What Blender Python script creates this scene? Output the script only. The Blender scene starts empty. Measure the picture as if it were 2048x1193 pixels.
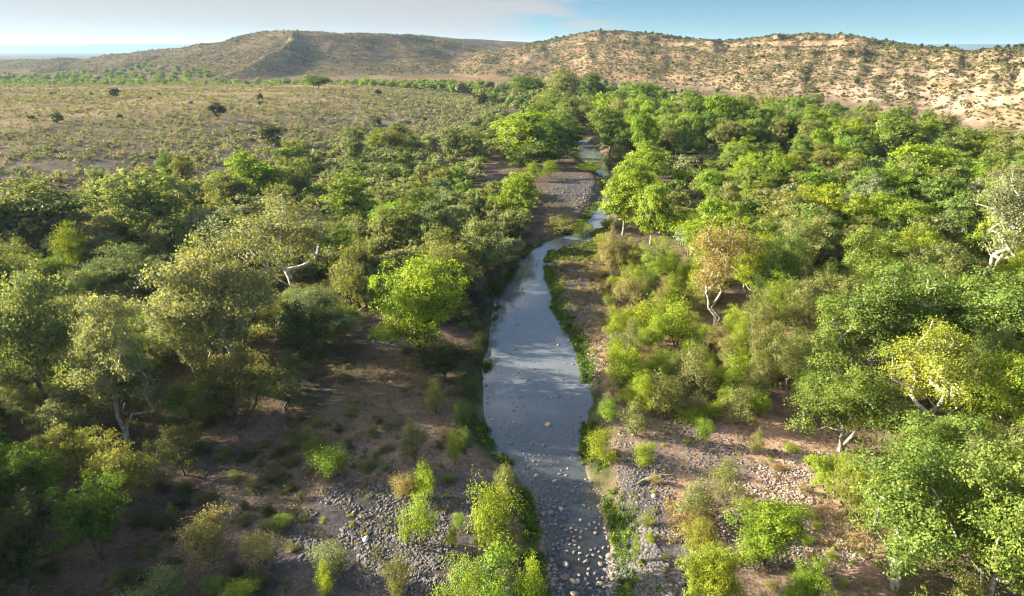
import bpy, math, random
import numpy as np
from mathutils import Vector
R = math.radians
S = bpy.context.scene
C = S.collection
random.seed(7)

# ------------------------------------------------------------------ camera, sky, sun, exposure
HC = 31.0; PITCH = 20.0; FPX = 1365.0; CX, CY = 1024.0, 596.5
cam = bpy.data.cameras.new('camera'); camo = bpy.data.objects.new('camera', cam); C.objects.link(camo)
cam.sensor_width = 36; cam.lens = 36*FPX/2048; cam.clip_start = 0.5; cam.clip_end = 120000
camo.location = (0, 0, HC); camo.rotation_euler = (R(90-PITCH), 0, 0)
S.camera = camo
SUN_AZ, SUN_EL = 79.0, 19.0          # degrees left of the view direction, degrees above the horizon
sd = Vector((-math.sin(R(SUN_AZ))*math.cos(R(SUN_EL)), math.cos(R(SUN_AZ))*math.cos(R(SUN_EL)), math.sin(R(SUN_EL))))
sl = bpy.data.lights.new('sun', 'SUN'); sl.energy = 5.0; sl.angle = R(0.5); sl.color = (1.0, 0.89, 0.72)
so = bpy.data.objects.new('sun', sl); C.objects.link(so)
so.rotation_euler = (-sd).to_track_quat('-Z', 'Y').to_euler(); so.location = sd*200
W = bpy.data.worlds.new('World'); S.world = W; W.use_nodes = True
wt = W.node_tree; wn = wt.nodes; wl = wt.links
bg = wn['Background']
sky = wn.new('ShaderNodeTexSky'); sky.sky_type = 'NISHITA'; sky.sun_disc = False
sky.sun_elevation = R(SUN_EL); sky.sun_rotation = R(-SUN_AZ); sky.altitude = 1000
sky.air_density = 0.55; sky.dust_density = 0.35; sky.ozone_density = 2.2
# thin cloud: a veil towards the sun side and a few wisps
geo = wn.new('ShaderNodeTexCoord')
sep = wn.new('ShaderNodeSeparateXYZ'); wl.new(geo.outputs['Generated'], sep.inputs[0])
def wmath(op, a, b=None, c=None):
    n = wn.new('ShaderNodeMath'); n.operation = op
    for i, v in enumerate((a, b, c)):
        if v is None: continue
        if isinstance(v, (int, float)): n.inputs[i].default_value = v
        else: wl.new(v, n.inputs[i])
    return n.outputs[0]
mp = wn.new('ShaderNodeMapping'); mp.inputs['Scale'].default_value = (1.5, 1.5, 11); wl.new(geo.outputs['Generated'], mp.inputs[0])
nz = wn.new('ShaderNodeTexNoise'); nz.inputs['Scale'].default_value = 3.8; nz.inputs['Detail'].default_value = 7; nz.inputs['Roughness'].default_value = 0.55
nz.inputs['Distortion'].default_value = 0.4
wl.new(mp.outputs[0], nz.inputs['Vector'])
# side = how far the direction leans to the left of the view
side = wmath('MULTIPLY_ADD', sep.outputs[0], -5.0, 0.72)
veil = wmath('ADD', wmath('MULTIPLY_ADD', sep.outputs[2], -1.7, side), wmath('MULTIPLY', wmath('SUBTRACT', nz.outputs[0], 0.5), 3.6))
mr = wn.new('ShaderNodeMapRange'); mr.interpolation_type = 'SMOOTHSTEP'
mr.inputs['From Min'].default_value = -0.15; mr.inputs['From Max'].default_value = 0.75
mr.inputs['To Min'].default_value = 0.0; mr.inputs['To Max'].default_value = 0.92
wl.new(veil, mr.inputs['Value'])
mixc = wn.new('ShaderNodeMix'); mixc.data_type = 'RGBA'
wl.new(mr.outputs[0], mixc.inputs['Factor']); 
tint = wn.new('ShaderNodeMix'); tint.data_type = 'RGBA'; tint.blend_type = 'MULTIPLY'; tint.inputs['Factor'].default_value = 1
tint.inputs['B'].default_value = (0.38, 0.45, 0.42, 1); wl.new(sky.outputs[0], tint.inputs['A']); wl.new(tint.outputs['Result'], mixc.inputs['A'])
mixc.inputs['B'].default_value = (2.12, 2.10, 2.06, 1)
# added gain on the sky overhead, out of view, to lift shade and water
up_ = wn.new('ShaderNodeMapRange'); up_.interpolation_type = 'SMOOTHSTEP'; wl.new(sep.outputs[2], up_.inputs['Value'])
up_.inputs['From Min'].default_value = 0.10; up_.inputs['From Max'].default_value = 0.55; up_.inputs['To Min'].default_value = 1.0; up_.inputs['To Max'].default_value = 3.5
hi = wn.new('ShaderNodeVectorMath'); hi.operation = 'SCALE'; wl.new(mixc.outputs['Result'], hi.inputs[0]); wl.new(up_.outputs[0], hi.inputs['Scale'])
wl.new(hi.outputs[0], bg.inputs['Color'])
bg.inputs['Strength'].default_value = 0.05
S.view_settings.view_transform = 'Standard'; S.view_settings.look = 'None'
S.view_settings.exposure = 2.5; S.view_settings.gamma = 1
cy = S.cycles
cy.max_bounces = 6; cy.diffuse_bounces = 3; cy.glossy_bounces = 2; cy.transmission_bounces = 4
cy.transparent_max_bounces = 8; cy.volume_bounces = 0; cy.use_denoising = True; cy.filter_width = 1.15
cy.caustics_reflective = False; cy.caustics_refractive = False

# ------------------------------------------------------------------ projection and noise helpers
cp, sp = math.cos(R(PITCH)), math.sin(R(PITCH))
def ray(px, py):
    a = (np.asarray(px, float)-CX)/FPX; b = (CY-np.asarray(py, float))/FPX
    return a, cp+b*sp, -sp+b*cp
def proj(x, y, z):
    zc = y*cp-(z-HC)*sp; up = y*sp+(z-HC)*cp
    zc = np.where(zc < 0.5, 0.5, zc)
    return CX+FPX*x/zc, CY-FPX*up/zc, zc
def at_dist(px, py, D):
    a, b, c = ray(px, py); t = D/b
    return (float(a*t), float(D), float(HC+c*t))
def _h(ix, iy, s):
    n = (ix*374761393+iy*668265263+s*1442695041) & 0xffffffff
    n = ((n ^ (n >> 13))*1274126177) & 0xffffffff
    return ((n ^ (n >> 16)) & 0xffff)/65535.0
def vn(x, y, s=0):
    x = np.asarray(x, float); y = np.asarray(y, float)
    ix = np.floor(x).astype(np.int64); iy = np.floor(y).astype(np.int64)
    fx = x-ix; fy = y-iy; fx = fx*fx*(3-2*fx); fy = fy*fy*(3-2*fy)
    a = _h(ix, iy, s); b = _h(ix+1, iy, s); c = _h(ix, iy+1, s); d = _h(ix+1, iy+1, s)
    return (a+(b-a)*fx)*(1-fy)+(c+(d-c)*fx)*fy
def fbm(x, y, o=4, s=0):
    r = 0; a = 0.5; t = 0
    for i in range(o):
        r = r+a*vn(x, y, s+i*17); t += a; a *= 0.5; x = x*2.03+11.3; y = y*2.03-7.1
    return r/t-0.5
def sstep(a, b, x):
    t = np.clip((x-a)/(b-a), 0, 1); return t*t*(3-2*t)

# ------------------------------------------------------------------ the creek: left and right bank read off at water level
def flat(px, py, z=0.0):
    a, b, c = ray(px, py); t = (z-HC)/c
    return np.array([a*t, b*t])
BANKS = [(1320, 1108, 1238), (1193, 1098, 1236), (1100, 1086, 1226), (1000, 1064, 1204), (930, 1012, 1190), (880, 956, 1186), (800, 951, 1190), (700, 968, 1168),
         (640, 978, 1130), (600, 990, 1104), (560, 1026, 1090), (525, 1046, 1086), (502, 1062, 1098), (489, 1092, 1140), (478, 1128, 1172),
         (460, 1160, 1192), (435, 1183, 1206), (405, 1200, 1222), (375, 1212, 1234), (352, 1204, 1228), (334, 1178, 1214), (318, 1160, 1206), (303, 1156, 1196),
         (288, 1150, 1184), (279, 1158, 1176)]
RC = []; RW = []
for y_, l_, r_ in BANKS:
    a_, b_ = flat(l_, y_), flat(r_, y_)
    RC.append((a_+b_)/2); RW.append(np.linalg.norm(b_-a_)/2)
RC = np.array(RC); RW = np.array(RW)
RC = np.vstack([RC[0]+np.array([2.0, -60.0]), RC]); RW = np.concatenate([[RW[0]], RW])
def river_d(x, y):                      # signed distance to the water's edge and distance along
    best = np.full(np.shape(x), 1e9)
    for i in range(len(RC)-1):
        a, b = RC[i], RC[i+1]; d = b-a; L2 = d@d
        t = np.clip(((x-a[0])*d[0]+(y-a[1])*d[1])/L2, 0, 1)
        q = np.hypot(x-a[0]-t*d[0], y-a[1]-t*d[1])-(RW[i]*(1-t)+RW[i+1]*t)
        best = np.minimum(best, q)
    return best

# ------------------------------------------------------------------ terrain height
def seg_dist(x, y, pts):                # distance to a polyline carrying a height; returns max of (height - slope*distance)
    best = np.full(np.shape(x), -1e9)
    for (a, b, k) in pts:
        dx, dy = b[0]-a[0], b[1]-a[1]; L2 = dx*dx+dy*dy+1e-9
        t = np.clip(((x-a[0])*dx+(y-a[1])*dy)/L2, 0, 1)
        q = np.hypot(x-a[0]-t*dx, y-a[1]-t*dy)
        hh = a[2]+(b[2]-a[2])*t
        best = np.maximum(best, (hh+3)*np.exp(-(q/k)**1.35)-3)
    return best
def ridge(nodes, k):
    p = [at_dist(*n) for n in nodes]
    return [(p[i], p[i+1], k) for i in range(len(p)-1)]
RIDGES = (ridge([(-500, 118, 1400), (-200, 122, 1300), (0, 122, 1300), (60, 121, 1200), (130, 116, 1150), (170, 120, 1150), (240, 110, 1100), (300, 101, 1080), (380, 92, 1050), (440, 85, 1020)], 95)
          + ridge([(440, 85, 1020), (480, 73, 1000), (515, 65, 980), (600, 61, 960), (700, 66, 990), (760, 68, 1020), (840, 71, 1080)], 125)
          + ridge([(820, 71, 1080), (850, 73, 1300), (900, 77, 1500), (960, 79, 1600), (1040, 84, 1650), (1120, 88, 1700)], 150)
          + ridge([(600, 61, 960), (585, 80, 900), (560, 98, 840), (520, 118, 790), (470, 140, 730), (425, 160, 680)], 42)
          + ridge([(380, 93, 1050), (320, 112, 960), (250, 132, 860), (200, 155, 760)], 42)
          + ridge([(840, 72, 1300), (850, 100, 1150), (845, 135, 980)], 50)
          + ridge([(140, 117, 1150), (90, 138, 950), (30, 155, 820)], 42)
          + ridge([(-200, 123, 1300), (-150, 150, 900)], 60))
# mesa on the right: crest pixel, crest distance and foot distance against the pixel column
MX = np.array([800, 862, 880, 960, 1040, 1100, 1150, 1200, 1250, 1330, 1380, 1440, 1500, 1550, 1600, 1700, 1760, 1830, 1920, 2000, 2048, 2300, 2700.])
MY = np.array([150, 150, 140, 104, 92, 82, 74, 69, 68, 74, 81, 87, 82, 76, 72, 79, 86, 98, 105, 101, 97, 88, 80.])
MC = np.array([1000, 1000, 1000, 1040, 1060, 1080, 1080, 1060, 1040, 1000, 960, 920, 900, 880, 860, 800, 760, 700, 640, 600, 580, 560, 560.])
MF = np.array([900, 900, 880, 760, 700, 660, 620, 580, 540, 500, 470, 430, 400, 380, 360, 325, 305, 280, 245, 222, 205, 180, 180.])
def col_px(x, y):
    return CX+FPX*x/np.maximum(y*cp+8, 1)
def crestz(px, D, py):
    a, b, c = ray(px, py); return HC+c*D/b
MZ = crestz(MX, MC, MY)
MZ[0] = 1; MZ[1] = 1
TB = [(-700, 470), (-300, 440), (0, 445), (250, 424), (420, 372), (600, 332), (780, 292), (940, 250), (985, 218), (990, 196)]   # bank foot of the left terrace
TBw = np.array([flat(*p, 1.5) for p in TB])
def terrace_d(x, y):                    # positive on the terrace
    best = np.full(np.shape(x), 1e9); sg = np.zeros(np.shape(x))
    P_ = TBw
    for i in range(len(P_)-1):
        a, b = P_[i], P_[i+1]; d = b-a; L2 = d@d
        t = np.clip(((x-a[0])*d[0]+(y-a[1])*d[1])/L2, 0, 1)
        q = np.hypot(x-a[0]-t*d[0], y-a[1]-t*d[1])
        s = np.sign(d[0]*(y-a[1])-d[1]*(x-a[0]))
        m = q < best
        best = np.where(m, q, best); sg = np.where(m, s, sg)
    return best*sg
def hgt(x, y, fine=True):
    x = np.asarray(x, float); y = np.asarray(y, float)
    rd = river_d(x, y)
    base = 1.1+1.6*fbm(x/45, y/45, 3, 3)+sstep(10, 120, rd)*1.2
    if fine:
        nr = sstep(900, 200, y)
        base = base+nr*(0.5*fbm(x/7, y/7, 4, 9)+0.12*fbm(x/1.3, y/1.3, 2, 5)*sstep(200, 60, y))
    bed = -0.30+0.28*fbm(x/6, y/6, 4, 21)-0.35*sstep(36, 60, y)+0.10*sstep(44, 36, y)
    h = bed+(np.maximum(base, 0.5)-bed)*sstep(-1.1, 3.1, rd+0.95*sstep(38, 48, y)*(1-1.1*sstep(78, 95, y))+0.9*fbm(x/3, y/3, 3, 41))
    td = terrace_d(x, y)+9*fbm(x/60, y/60, 3, 51)
    ter = sstep(-5, 100, td)*8.0*sstep(520, 440, y)*(1+0.12*fbm(x/50, y/50, 4, 61))
    h = h+ter
    # hills
    wx = x+26*fbm(x/110, y/110, 4, 71); wy = y+26*fbm(x/110+9, y/110, 4, 81)
    hr = seg_dist(wx, wy, RIDGES)
    far = sstep(1150, 1500, y)
    hr = hr+((0.10-np.abs(fbm(x/70, y/70, 3, 91)))*13*sstep(58, 36, hr)+fbm(x/22, y/22, 4, 95)*3.6)*sstep(2, 25, hr)*(1-0.6*far)
    cx = col_px(x+10*fbm(x/70, y/70, 3, 121), y)
    F = np.interp(cx, MX, MF)+60*fbm(cx/110, cx*0+2.2, 4, 101)+20*fbm(x/25, y/60, 3, 103); Cc = np.interp(cx, MX, MC); Z = np.interp(cx, MX, MZ)
    s = np.clip((y-F)/(Cc-F), 0, 1)
    lf = sstep(930, 1150, cx)*sstep(2600, 1700, cx)
    prof = (1-lf)*(s**0.55)+lf*(0.60*sstep(0, 0.62, s)+0.16*s+0.24*sstep(0.58, 0.72, s))
    g = fbm(cx/42, s*1.4+4, 4, 111)
    hm = Z*prof+(g*9+(0.15-np.abs(fbm(x/55, y/90, 3, 117)))*16)*np.sin(np.pi*np.clip(s, 0, 1))+fbm(x/16, y/16, 5, 115)*3.6*sstep(0, .12, s)
    # ledges of harder rock
    st = 6.5; q = (hm+3*fbm(x/90, y/90, 2, 131))/st; fq = q-np.floor(q)
    led = (np.floor(q)+sstep(0.60, 0.86, fq))*st-3*fbm(x/90, y/90, 2, 131)
    am = np.maximum(sstep(0.50, 0.58, s)*sstep(0.82, 0.74, s)*sstep(1120, 1160, cx)*sstep(1720, 1640, cx), 0.8*sstep(0.05, 0.15, s)*sstep(0.95, 0.8, s)*sstep(1600, 1750, cx)*0.28)*sstep(-0.08, 0.05, fbm(x/45, y/45, 4, 141))
    hm = hm+(led-hm)*0.85*am
    hm = hm-np.maximum(y-Cc, 0)*0.05
    hm = np.where((cx < 850) | (y < F), -50, hm*sstep(850, 900, cx))
    hh = np.maximum(hr, hm)
    h = np.where(hh > h-4, 0.5*(h+hh+np.sqrt((h-hh)**2+3.0))-0.2*sstep(4, 0, hh-h), h)
    # distant plateau
    tx = x/np.maximum(y, 1)
    pz = 80+16*fbm(tx*7, tx*0, 3, 151)+11*sstep(-0.64, -0.52, tx)-6*sstep(-0.5, -0.46, tx)
    h = h+sstep(7300, 8000, y+500*fbm(x/600, y/600, 3, 153))*pz*sstep(-1.9, -1.5, tx)
    return h
def hits(px, py):                       # where the ray through a photo pixel meets the ground
    a, b, c = ray(px, py)
    ts = np.concatenate([np.arange(18, 400, 1.0), np.geomspace(400, 2500, 500)])
    X = a*ts; Y = b*ts; Z = HC+c*ts
    d = Z-hgt(X, Y, False)
    i = int(np.argmax(d < 0)) if (d < 0).any() else len(ts)-1
    if i == 0: i = 1
    t0, t1 = ts[i-1], ts[i]; w = d[i-1]/(d[i-1]-d[i]+1e-9); t = t0+(t1-t0)*min(max(w, 0), 1)
    x, y = float(a*t), float(b*t)
    return x, y, float(hgt(x, y))

# ------------------------------------------------------------------ materials
def newmat(name):
    m = bpy.data.materials.new(name); m.use_nodes = True; m.node_tree.nodes.clear()
    return m, m.node_tree.nodes, m.node_tree.links
def N(nodes, t, **kw):
    n = nodes.new(t)
    for k, v in kw.items():
        if k.startswith('i_'):
            key = k[2:].replace('_', ' ')
            (n.inputs[int(key)] if key.isdigit() else n.inputs[key]).default_value = v
        else: setattr(n, k, v)
    return n
def leaf_mat(name, src, trans=0.36):
    m, n, l = newmat(name)
    if src == 'object':
        oi = N(n, 'ShaderNodeObjectInfo'); col = oi.outputs['Color']
    else:
        at = N(n, 'ShaderNodeAttribute', attribute_name='fcol'); col = at.outputs['Color']
    tn = N(n, 'ShaderNodeAttribute', attribute_name='tone')
    hs = N(n, 'ShaderNodeHueSaturation')
    mr = N(n, 'ShaderNodeMapRange', i_To_Min=0.68, i_To_Max=1.32); l.new(tn.outputs['Fac'], mr.inputs['Value'])
    mh = N(n, 'ShaderNodeMapRange', i_To_Min=0.528, i_To_Max=0.468); l.new(tn.outputs['Fac'], mh.inputs['Value'])
    l.new(mr.outputs[0], hs.inputs['Value']); l.new(mh.outputs[0], hs.inputs['Hue']); l.new(col, hs.inputs['Color'])
    d = N(n, 'ShaderNodeBsdfDiffuse'); l.new(hs.outputs[0], d.inputs[0])
    tc = N(n, 'ShaderNodeMix', data_type='RGBA', blend_type='MULTIPLY'); tc.inputs['Factor'].default_value = 1
    l.new(hs.outputs[0], tc.inputs['A']); tc.inputs['B'].default_value = (1.7, 1.6, 0.7, 1)
    t = N(n, 'ShaderNodeBsdfTranslucent'); l.new(tc.outputs['Result'], t.inputs[0])
    g = N(n, 'ShaderNodeBsdfGlossy', i_Roughness=0.45, i_Color=(1, 1, 1, 1))
    m1 = N(n, 'ShaderNodeMixShader', i_0=trans); l.new(d.outputs[0], m1.inputs[1]); l.new(t.outputs[0], m1.inputs[2])
    m2 = N(n, 'ShaderNodeMixShader', i_0=0.006); l.new(m1.outputs[0], m2.inputs[1]); l.new(g.outputs[0], m2.inputs[2])
    o = N(n, 'ShaderNodeOutputMaterial'); l.new(m2.outputs[0], o.inputs[0])
    return m
M_LEAF = leaf_mat('leaves', 'object'); M_SCRUB = leaf_mat('scrub_leaves', 'attr', 0.25)
def bark_mat():
    m, n, l = newmat('bark')
    oi = N(n, 'ShaderNodeObjectInfo')
    tc = N(n, 'ShaderNodeTexCoord')
    nz = N(n, 'ShaderNodeTexNoise', i_Scale=2.3, i_Detail=5.0); l.new(tc.outputs['Object'], nz.inputs['Vector'])
    r = N(n, 'ShaderNodeMapRange', i_From_Min=0.4, i_From_Max=0.62, i_To_Min=1.15, i_To_Max=0.38); l.new(nz.outputs[0], r.inputs['Value'])
    hs = N(n, 'ShaderNodeHueSaturation'); l.new(oi.outputs['Color'], hs.inputs['Color']); l.new(r.outputs[0], hs.inputs['Value'])
    p = N(n, 'ShaderNodeBsdfPrincipled', i_Roughness=0.85); l.new(hs.outputs[0], p.inputs['Base Color'])
    o = N(n, 'ShaderNodeOutputMaterial'); l.new(p.outputs[0], o.inputs[0]); return m
M_BARK = bark_mat()
def rock_mat():
    m, n, l = newmat('stone')
    oi = N(n, 'ShaderNodeAttribute', attribute_name='fcol'); ob = N(n, 'ShaderNodeObjectInfo')
    mx = N(n, 'ShaderNodeMix', data_type='RGBA', blend_type='MULTIPLY'); mx.inputs['Factor'].default_value = 1
    l.new(oi.outputs['Color'], mx.inputs['A']); l.new(ob.outputs['Color'], mx.inputs['B'])
    tc = N(n, 'ShaderNodeTexCoord')
    nz = N(n, 'ShaderNodeTexNoise', i_Scale=9.0, i_Detail=5.0); l.new(tc.outputs['Object'], nz.inputs['Vector'])
    r = N(n, 'ShaderNodeMapRange', i_To_Min=0.65, i_To_Max=1.35); l.new(nz.outputs[0], r.inputs['Value'])
    hs = N(n, 'ShaderNodeHueSaturation'); l.new(mx.outputs['Result'], hs.inputs['Color']); l.new(r.outputs[0], hs.inputs['Value'])
    p = N(n, 'ShaderNodeBsdfPrincipled', i_Roughness=0.8); l.new(hs.outputs[0], p.inputs['Base Color'])
    o = N(n, 'ShaderNodeOutputMaterial'); l.new(p.outputs[0], o.inputs[0]); return m
M_ROCK = rock_mat()
def ground_mat():
    m, n, l = newmat('earth')
    at = N(n, 'ShaderNodeAttribute', attribute_name='fcol')
    g = N(n, 'ShaderNodeNewGeometry')
    def noise(sc, det=6.0):
        z = N(n, 'ShaderNodeTexNoise', i_Scale=sc, i_Detail=det, i_Roughness=0.62); l.new(g.outputs['Position'], z.inputs['Vector']); return z.outputs[0]
    a, b, c = noise(0.9), noise(4.5), noise(0.12)
    def mm(op, x, y):
        q = N(n, 'ShaderNodeMath', operation=op)
        for i, v in enumerate((x, y)):
            if isinstance(v, float): q.inputs[i].default_value = v
            else: l.new(v, q.inputs[i])
        return q.outputs[0]
    s = mm('ADD', mm('ADD', mm('MULTIPLY', a, 1.1), mm('MULTIPLY', b, 0.9)), mm('MULTIPLY', c, 0.7))
    r = N(n, 'ShaderNodeMapRange', i_From_Min=0.85, i_From_Max=1.9, i_To_Min=0.45, i_To_Max=1.5); l.new(s, r.inputs['Value'])
    vo = N(n, 'ShaderNodeTexVoronoi', i_Scale=3.2); l.new(g.outputs['Position'], vo.inputs['Vector'])
    r2 = N(n, 'ShaderNodeMapRange', i_From_Min=0.0, i_From_Max=0.5, i_To_Min=1.15, i_To_Max=0.75); l.new(vo.outputs['Distance'], r2.inputs['Value'])
    hs = N(n, 'ShaderNodeHueSaturation'); l.new(at.outputs['Color'], hs.inputs['Color']); l.new(mm('MULTIPLY', r.outputs[0], r2.outputs[0]), hs.inputs['Value'])
    # bare rock where it is steep
    sx = N(n, 'ShaderNodeSeparateXYZ'); l.new(g.outputs['Normal'], sx.inputs[0])
    rs = N(n, 'ShaderNodeMapRange', i_From_Min=0.88, i_From_Max=0.72, i_To_Min=0.0, i_To_Max=1.0); l.new(sx.outputs[2], rs.inputs['Value'])
    wv = N(n, 'ShaderNodeTexNoise', i_Scale=0.25, i_Detail=6.0); mpn = N(n, 'ShaderNodeMapping', i_Scale=(0.35, 0.35, 5.0)); l.new(g.outputs['Position'], mpn.inputs[0]); l.new(mpn.outputs[0], wv.inputs['Vector'])
    rr = N(n, 'ShaderNodeValToRGB'); rr.color_ramp.elements[0].position = 0.35; rr.color_ramp.elements[0].color = (0.20, 0.115, 0.07, 1)
    rr.color_ramp.elements[1].position = 0.62; rr.color_ramp.elements[1].color = (0.37, 0.275, 0.19, 1); l.new(wv.outputs[0], rr.inputs[0])
    mx = N(n, 'ShaderNodeMix', data_type='RGBA'); l.new(rs.outputs[0], mx.inputs['Factor']); l.new(hs.outputs[0], mx.inputs['A']); l.new(rr.outputs[0], mx.inputs['B'])
    bp = N(n, 'ShaderNodeBump', i_Strength=0.9, i_Distance=0.12); l.new(s, bp.inputs['Height'])
    p = N(n, 'ShaderNodeBsdfDiffuse', i_Roughness=0.8); l.new(mx.outputs['Result'], p.inputs['Color']); l.new(bp.outputs[0], p.inputs['Normal'])
    o = N(n, 'ShaderNodeOutputMaterial'); l.new(p.outputs[0], o.inputs[0]); return m
M_GROUND = ground_mat()
def water_mat():
    m, n, l = newmat('creek_water')
    g = N(n, 'ShaderNodeNewGeometry')
    mpn = N(n, 'ShaderNodeMapping', i_Scale=(1.0, 0.45, 1.0)); l.new(g.outputs['Position'], mpn.inputs[0])
    z = N(n, 'ShaderNodeTexNoise', i_Scale=1.6, i_Detail=4.0); l.new(mpn.outputs[0], z.inputs['Vector'])
    z2 = N(n, 'ShaderNodeTexNoise', i_Scale=0.16, i_Detail=2.0); l.new(g.outputs['Position'], z2.inputs['Vector'])
    bs = N(n, 'ShaderNodeMapRange', i_From_Min=0.4, i_From_Max=0.65, i_To_Min=0.02, i_To_Max=0.13); l.new(z2.outputs[0], bs.inputs['Value'])
    bp = N(n, 'ShaderNodeBump', i_Distance=0.10); l.new(z.outputs[0], bp.inputs['Height']); l.new(bs.outputs[0], bp.inputs['Strength'])
    tr = N(n, 'ShaderNodeBsdfTransparent', i_Color=(0.88, 0.88, 0.82, 1))
    df = N(n, 'ShaderNodeBsdfDiffuse', i_Color=(0.215, 0.24, 0.255, 1))
    sy = N(n, 'ShaderNodeSeparateXYZ'); l.new(g.outputs['Position'], sy.inputs[0])
    cl_ = N(n, 'ShaderNodeMapRange', i_From_Min=36.0, i_From_Max=58.0, i_To_Min=0.06, i_To_Max=0.52); l.new(sy.outputs[1], cl_.inputs['Value'])
    mt = N(n, 'ShaderNodeMixShader'); l.new(cl_.outputs[0], mt.inputs[0]); l.new(tr.outputs[0], mt.inputs[1]); l.new(df.outputs[0], mt.inputs[2])
    gl = N(n, 'ShaderNodeBsdfGlossy', i_Roughness=0.06, i_Color=(1, 1, 1, 1)); l.new(bp.outputs[0], gl.inputs['Normal'])
    fr = N(n, 'ShaderNodeFresnel', i_IOR=1.48); l.new(bp.outputs[0], fr.inputs['Normal'])
    mx = N(n, 'ShaderNodeMixShader'); l.new(fr.outputs[0], mx.inputs[0]); l.new(mt.outputs[0], mx.inputs[1]); l.new(gl.outputs[0], mx.inputs[2])
    o = N(n, 'ShaderNodeOutputMaterial'); l.new(mx.outputs[0], o.inputs[0]); return m
M_WATER = water_mat()

# ------------------------------------------------------------------ mesh helpers
def mesh_np(name, V, Q, mat, fcol=None, tone=None, smooth=False):
    V = np.ascontiguousarray(V, dtype=np.float32); Q = np.ascontiguousarray(Q, dtype=np.int32); k = Q.shape[1]
    me = bpy.data.meshes.new(name)
    me.vertices.add(len(V)); me.vertices.foreach_set('co', V.ravel())
    me.loops.add(Q.size); me.loops.foreach_set('vertex_index', Q.ravel())
    me.polygons.add(len(Q)); me.polygons.foreach_set('loop_start', np.arange(0, Q.size, k, dtype=np.int32))
    me.polygons.foreach_set('use_smooth', np.full(len(Q), smooth))
    if fcol is not None:
        dom = 'FACE' if len(fcol) == len(Q) and len(fcol) != len(V) else 'POINT'
        a = me.attributes.new('fcol', 'FLOAT_COLOR', dom)
        f = np.ones((len(fcol), 4), np.float32); f[:, :3] = fcol; a.data.foreach_set('color', f.ravel())
    if tone is not None:
        a = me.attributes.new('tone', 'FLOAT', 'FACE'); a.data.foreach_set('value', np.asarray(tone, np.float32))
    me.update(calc_edges=True); me.materials.append(mat)
    return me
def link(name, data, parent=None):
    o = bpy.data.objects.new(name, data); C.objects.link(o)
    if parent is not None: o.parent = parent
    return o
def unit(v):
    return v/np.maximum(np.linalg.norm(v, axis=-1, keepdims=True), 1e-9)
def leaves(rng, Cn, Nn, size, aspect=0.6):
    n = len(Cn); r = unit(rng.normal(size=(n, 3)))
    a = unit(np.cross(Nn, r)); b = np.cross(Nn, a)
    s = (size*(0.65+0.7*rng.random(n)))[:, None]
    V = np.stack([Cn-a*s*.5, Cn-b*s*.5*aspect, Cn+a*s*.5, Cn+b*s*.5*aspect], 1).reshape(-1, 3)
    Q = np.arange(4*n).reshape(n, 4)
    return V, Q

# ------------------------------------------------------------------ ground sheet
ys = [-70.0]
while ys[-1] < 14: ys.append(ys[-1]+(2.0 if ys[-1] < 10 else 0.5))
while ys[-1] < 60000:
    y = ys[-1]; ys.append(y+(max(0.22, 0.0075*y) if y < 400 else 3.0 if y < 1300 else max(6.0, 0.02*(y-1200))))
ys = np.array(ys); NC = 760
u = np.linspace(-1, 1, NC); u = np.sign(u)*(0.72*np.abs(u)+0.28*np.abs(u)**3)
half = 75+1.25*np.maximum(ys, 0)
GX = u[None, :]*half[:, None]; GY = np.repeat(ys[:, None], NC, 1)
GZ = hgt(GX, GY)
px, py, zc = proj(GX, GY, GZ)
rd = river_d(GX, GY); td = terrace_d(GX, GY)
def blob(cx_, cy_, rx, ry):              # soft patch round a photo position, measured on the ground
    x0, y0 = flat(cx_, cy_, 1.0); x1, _ = flat(cx_+rx, cy_, 1.0); _, y1 = flat(cx_, cy_-ry, 1.0)
    return sstep(1.3, 0.6, np.hypot((GX-x0)/(x1-x0), (GY-y0)/(y1-y0))+0.7*fbm(GX/4, GY/4, 3, 7))
def lerp(a, b, t): return a+(np.array(b)-a)*t[..., None]
soil = np.zeros(GX.shape+(3,))+np.array([0.145, 0.106, 0.084])
soil = lerp(soil, (0.25, 0.185, 0.14), sstep(-0.1, 0.2, fbm(GX/9, GY/9, 4, 201)))
soil = lerp(soil, (0.13, 0.105, 0.06), sstep(0.0, 0.25, fbm(GX/14, GY/14, 4, 211))*0.7)
grav = np.zeros(GX.shape)
for b_ in [(1330, 1150, 90, 120), (1320, 980, 90, 60), (780, 1090, 230, 140), (1150, 385, 60, 40), (1170, 600, 50, 60), (1180, 1120, 110, 60), (900, 1000, 120, 60), (1560, 930, 140, 50)]:
    grav = np.maximum(grav, blob(*b_))
soil = lerp(soil, (0.125, 0.115, 0.115), grav*0.85)
for b_ in [(1600, 1000, 120, 60), (1680, 1080, 90, 60), (1230, 680, 50, 70), (1560, 900, 120, 50), (1370, 1000, 60, 60), (1240, 770, 40, 40), (1620, 660, 60, 20), (1500, 860, 60, 40)]:
    soil = lerp(soil, (0.40, 0.265, 0.185), blob(*b_)*0.9)
plain = sstep(20, 75, td)*sstep(620, 520, GY)
dry = np.zeros(GX.shape+(3,))+np.array([0.38, 0.285, 0.165]); dry = lerp(dry, (0.48, 0.36, 0.215), sstep(-0.1, 0.15, fbm(GX/30, GY/30, 4, 221)))
dry = lerp(dry, (0.22, 0.17, 0.10), sstep(0.05, 0.2, fbm(GX/12, GY/12, 4, 231))*0.7)
soil = lerp(soil, (0.27, 0.215, 0.17), sstep(0, 30, td))
soil = soil+(dry-soil)*plain[..., None]
hillm = np.maximum(sstep(3.5, 7, GZ), sstep(600, 680, GY))*(1-sstep(620, 520, GY)*(td > 0))
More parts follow.
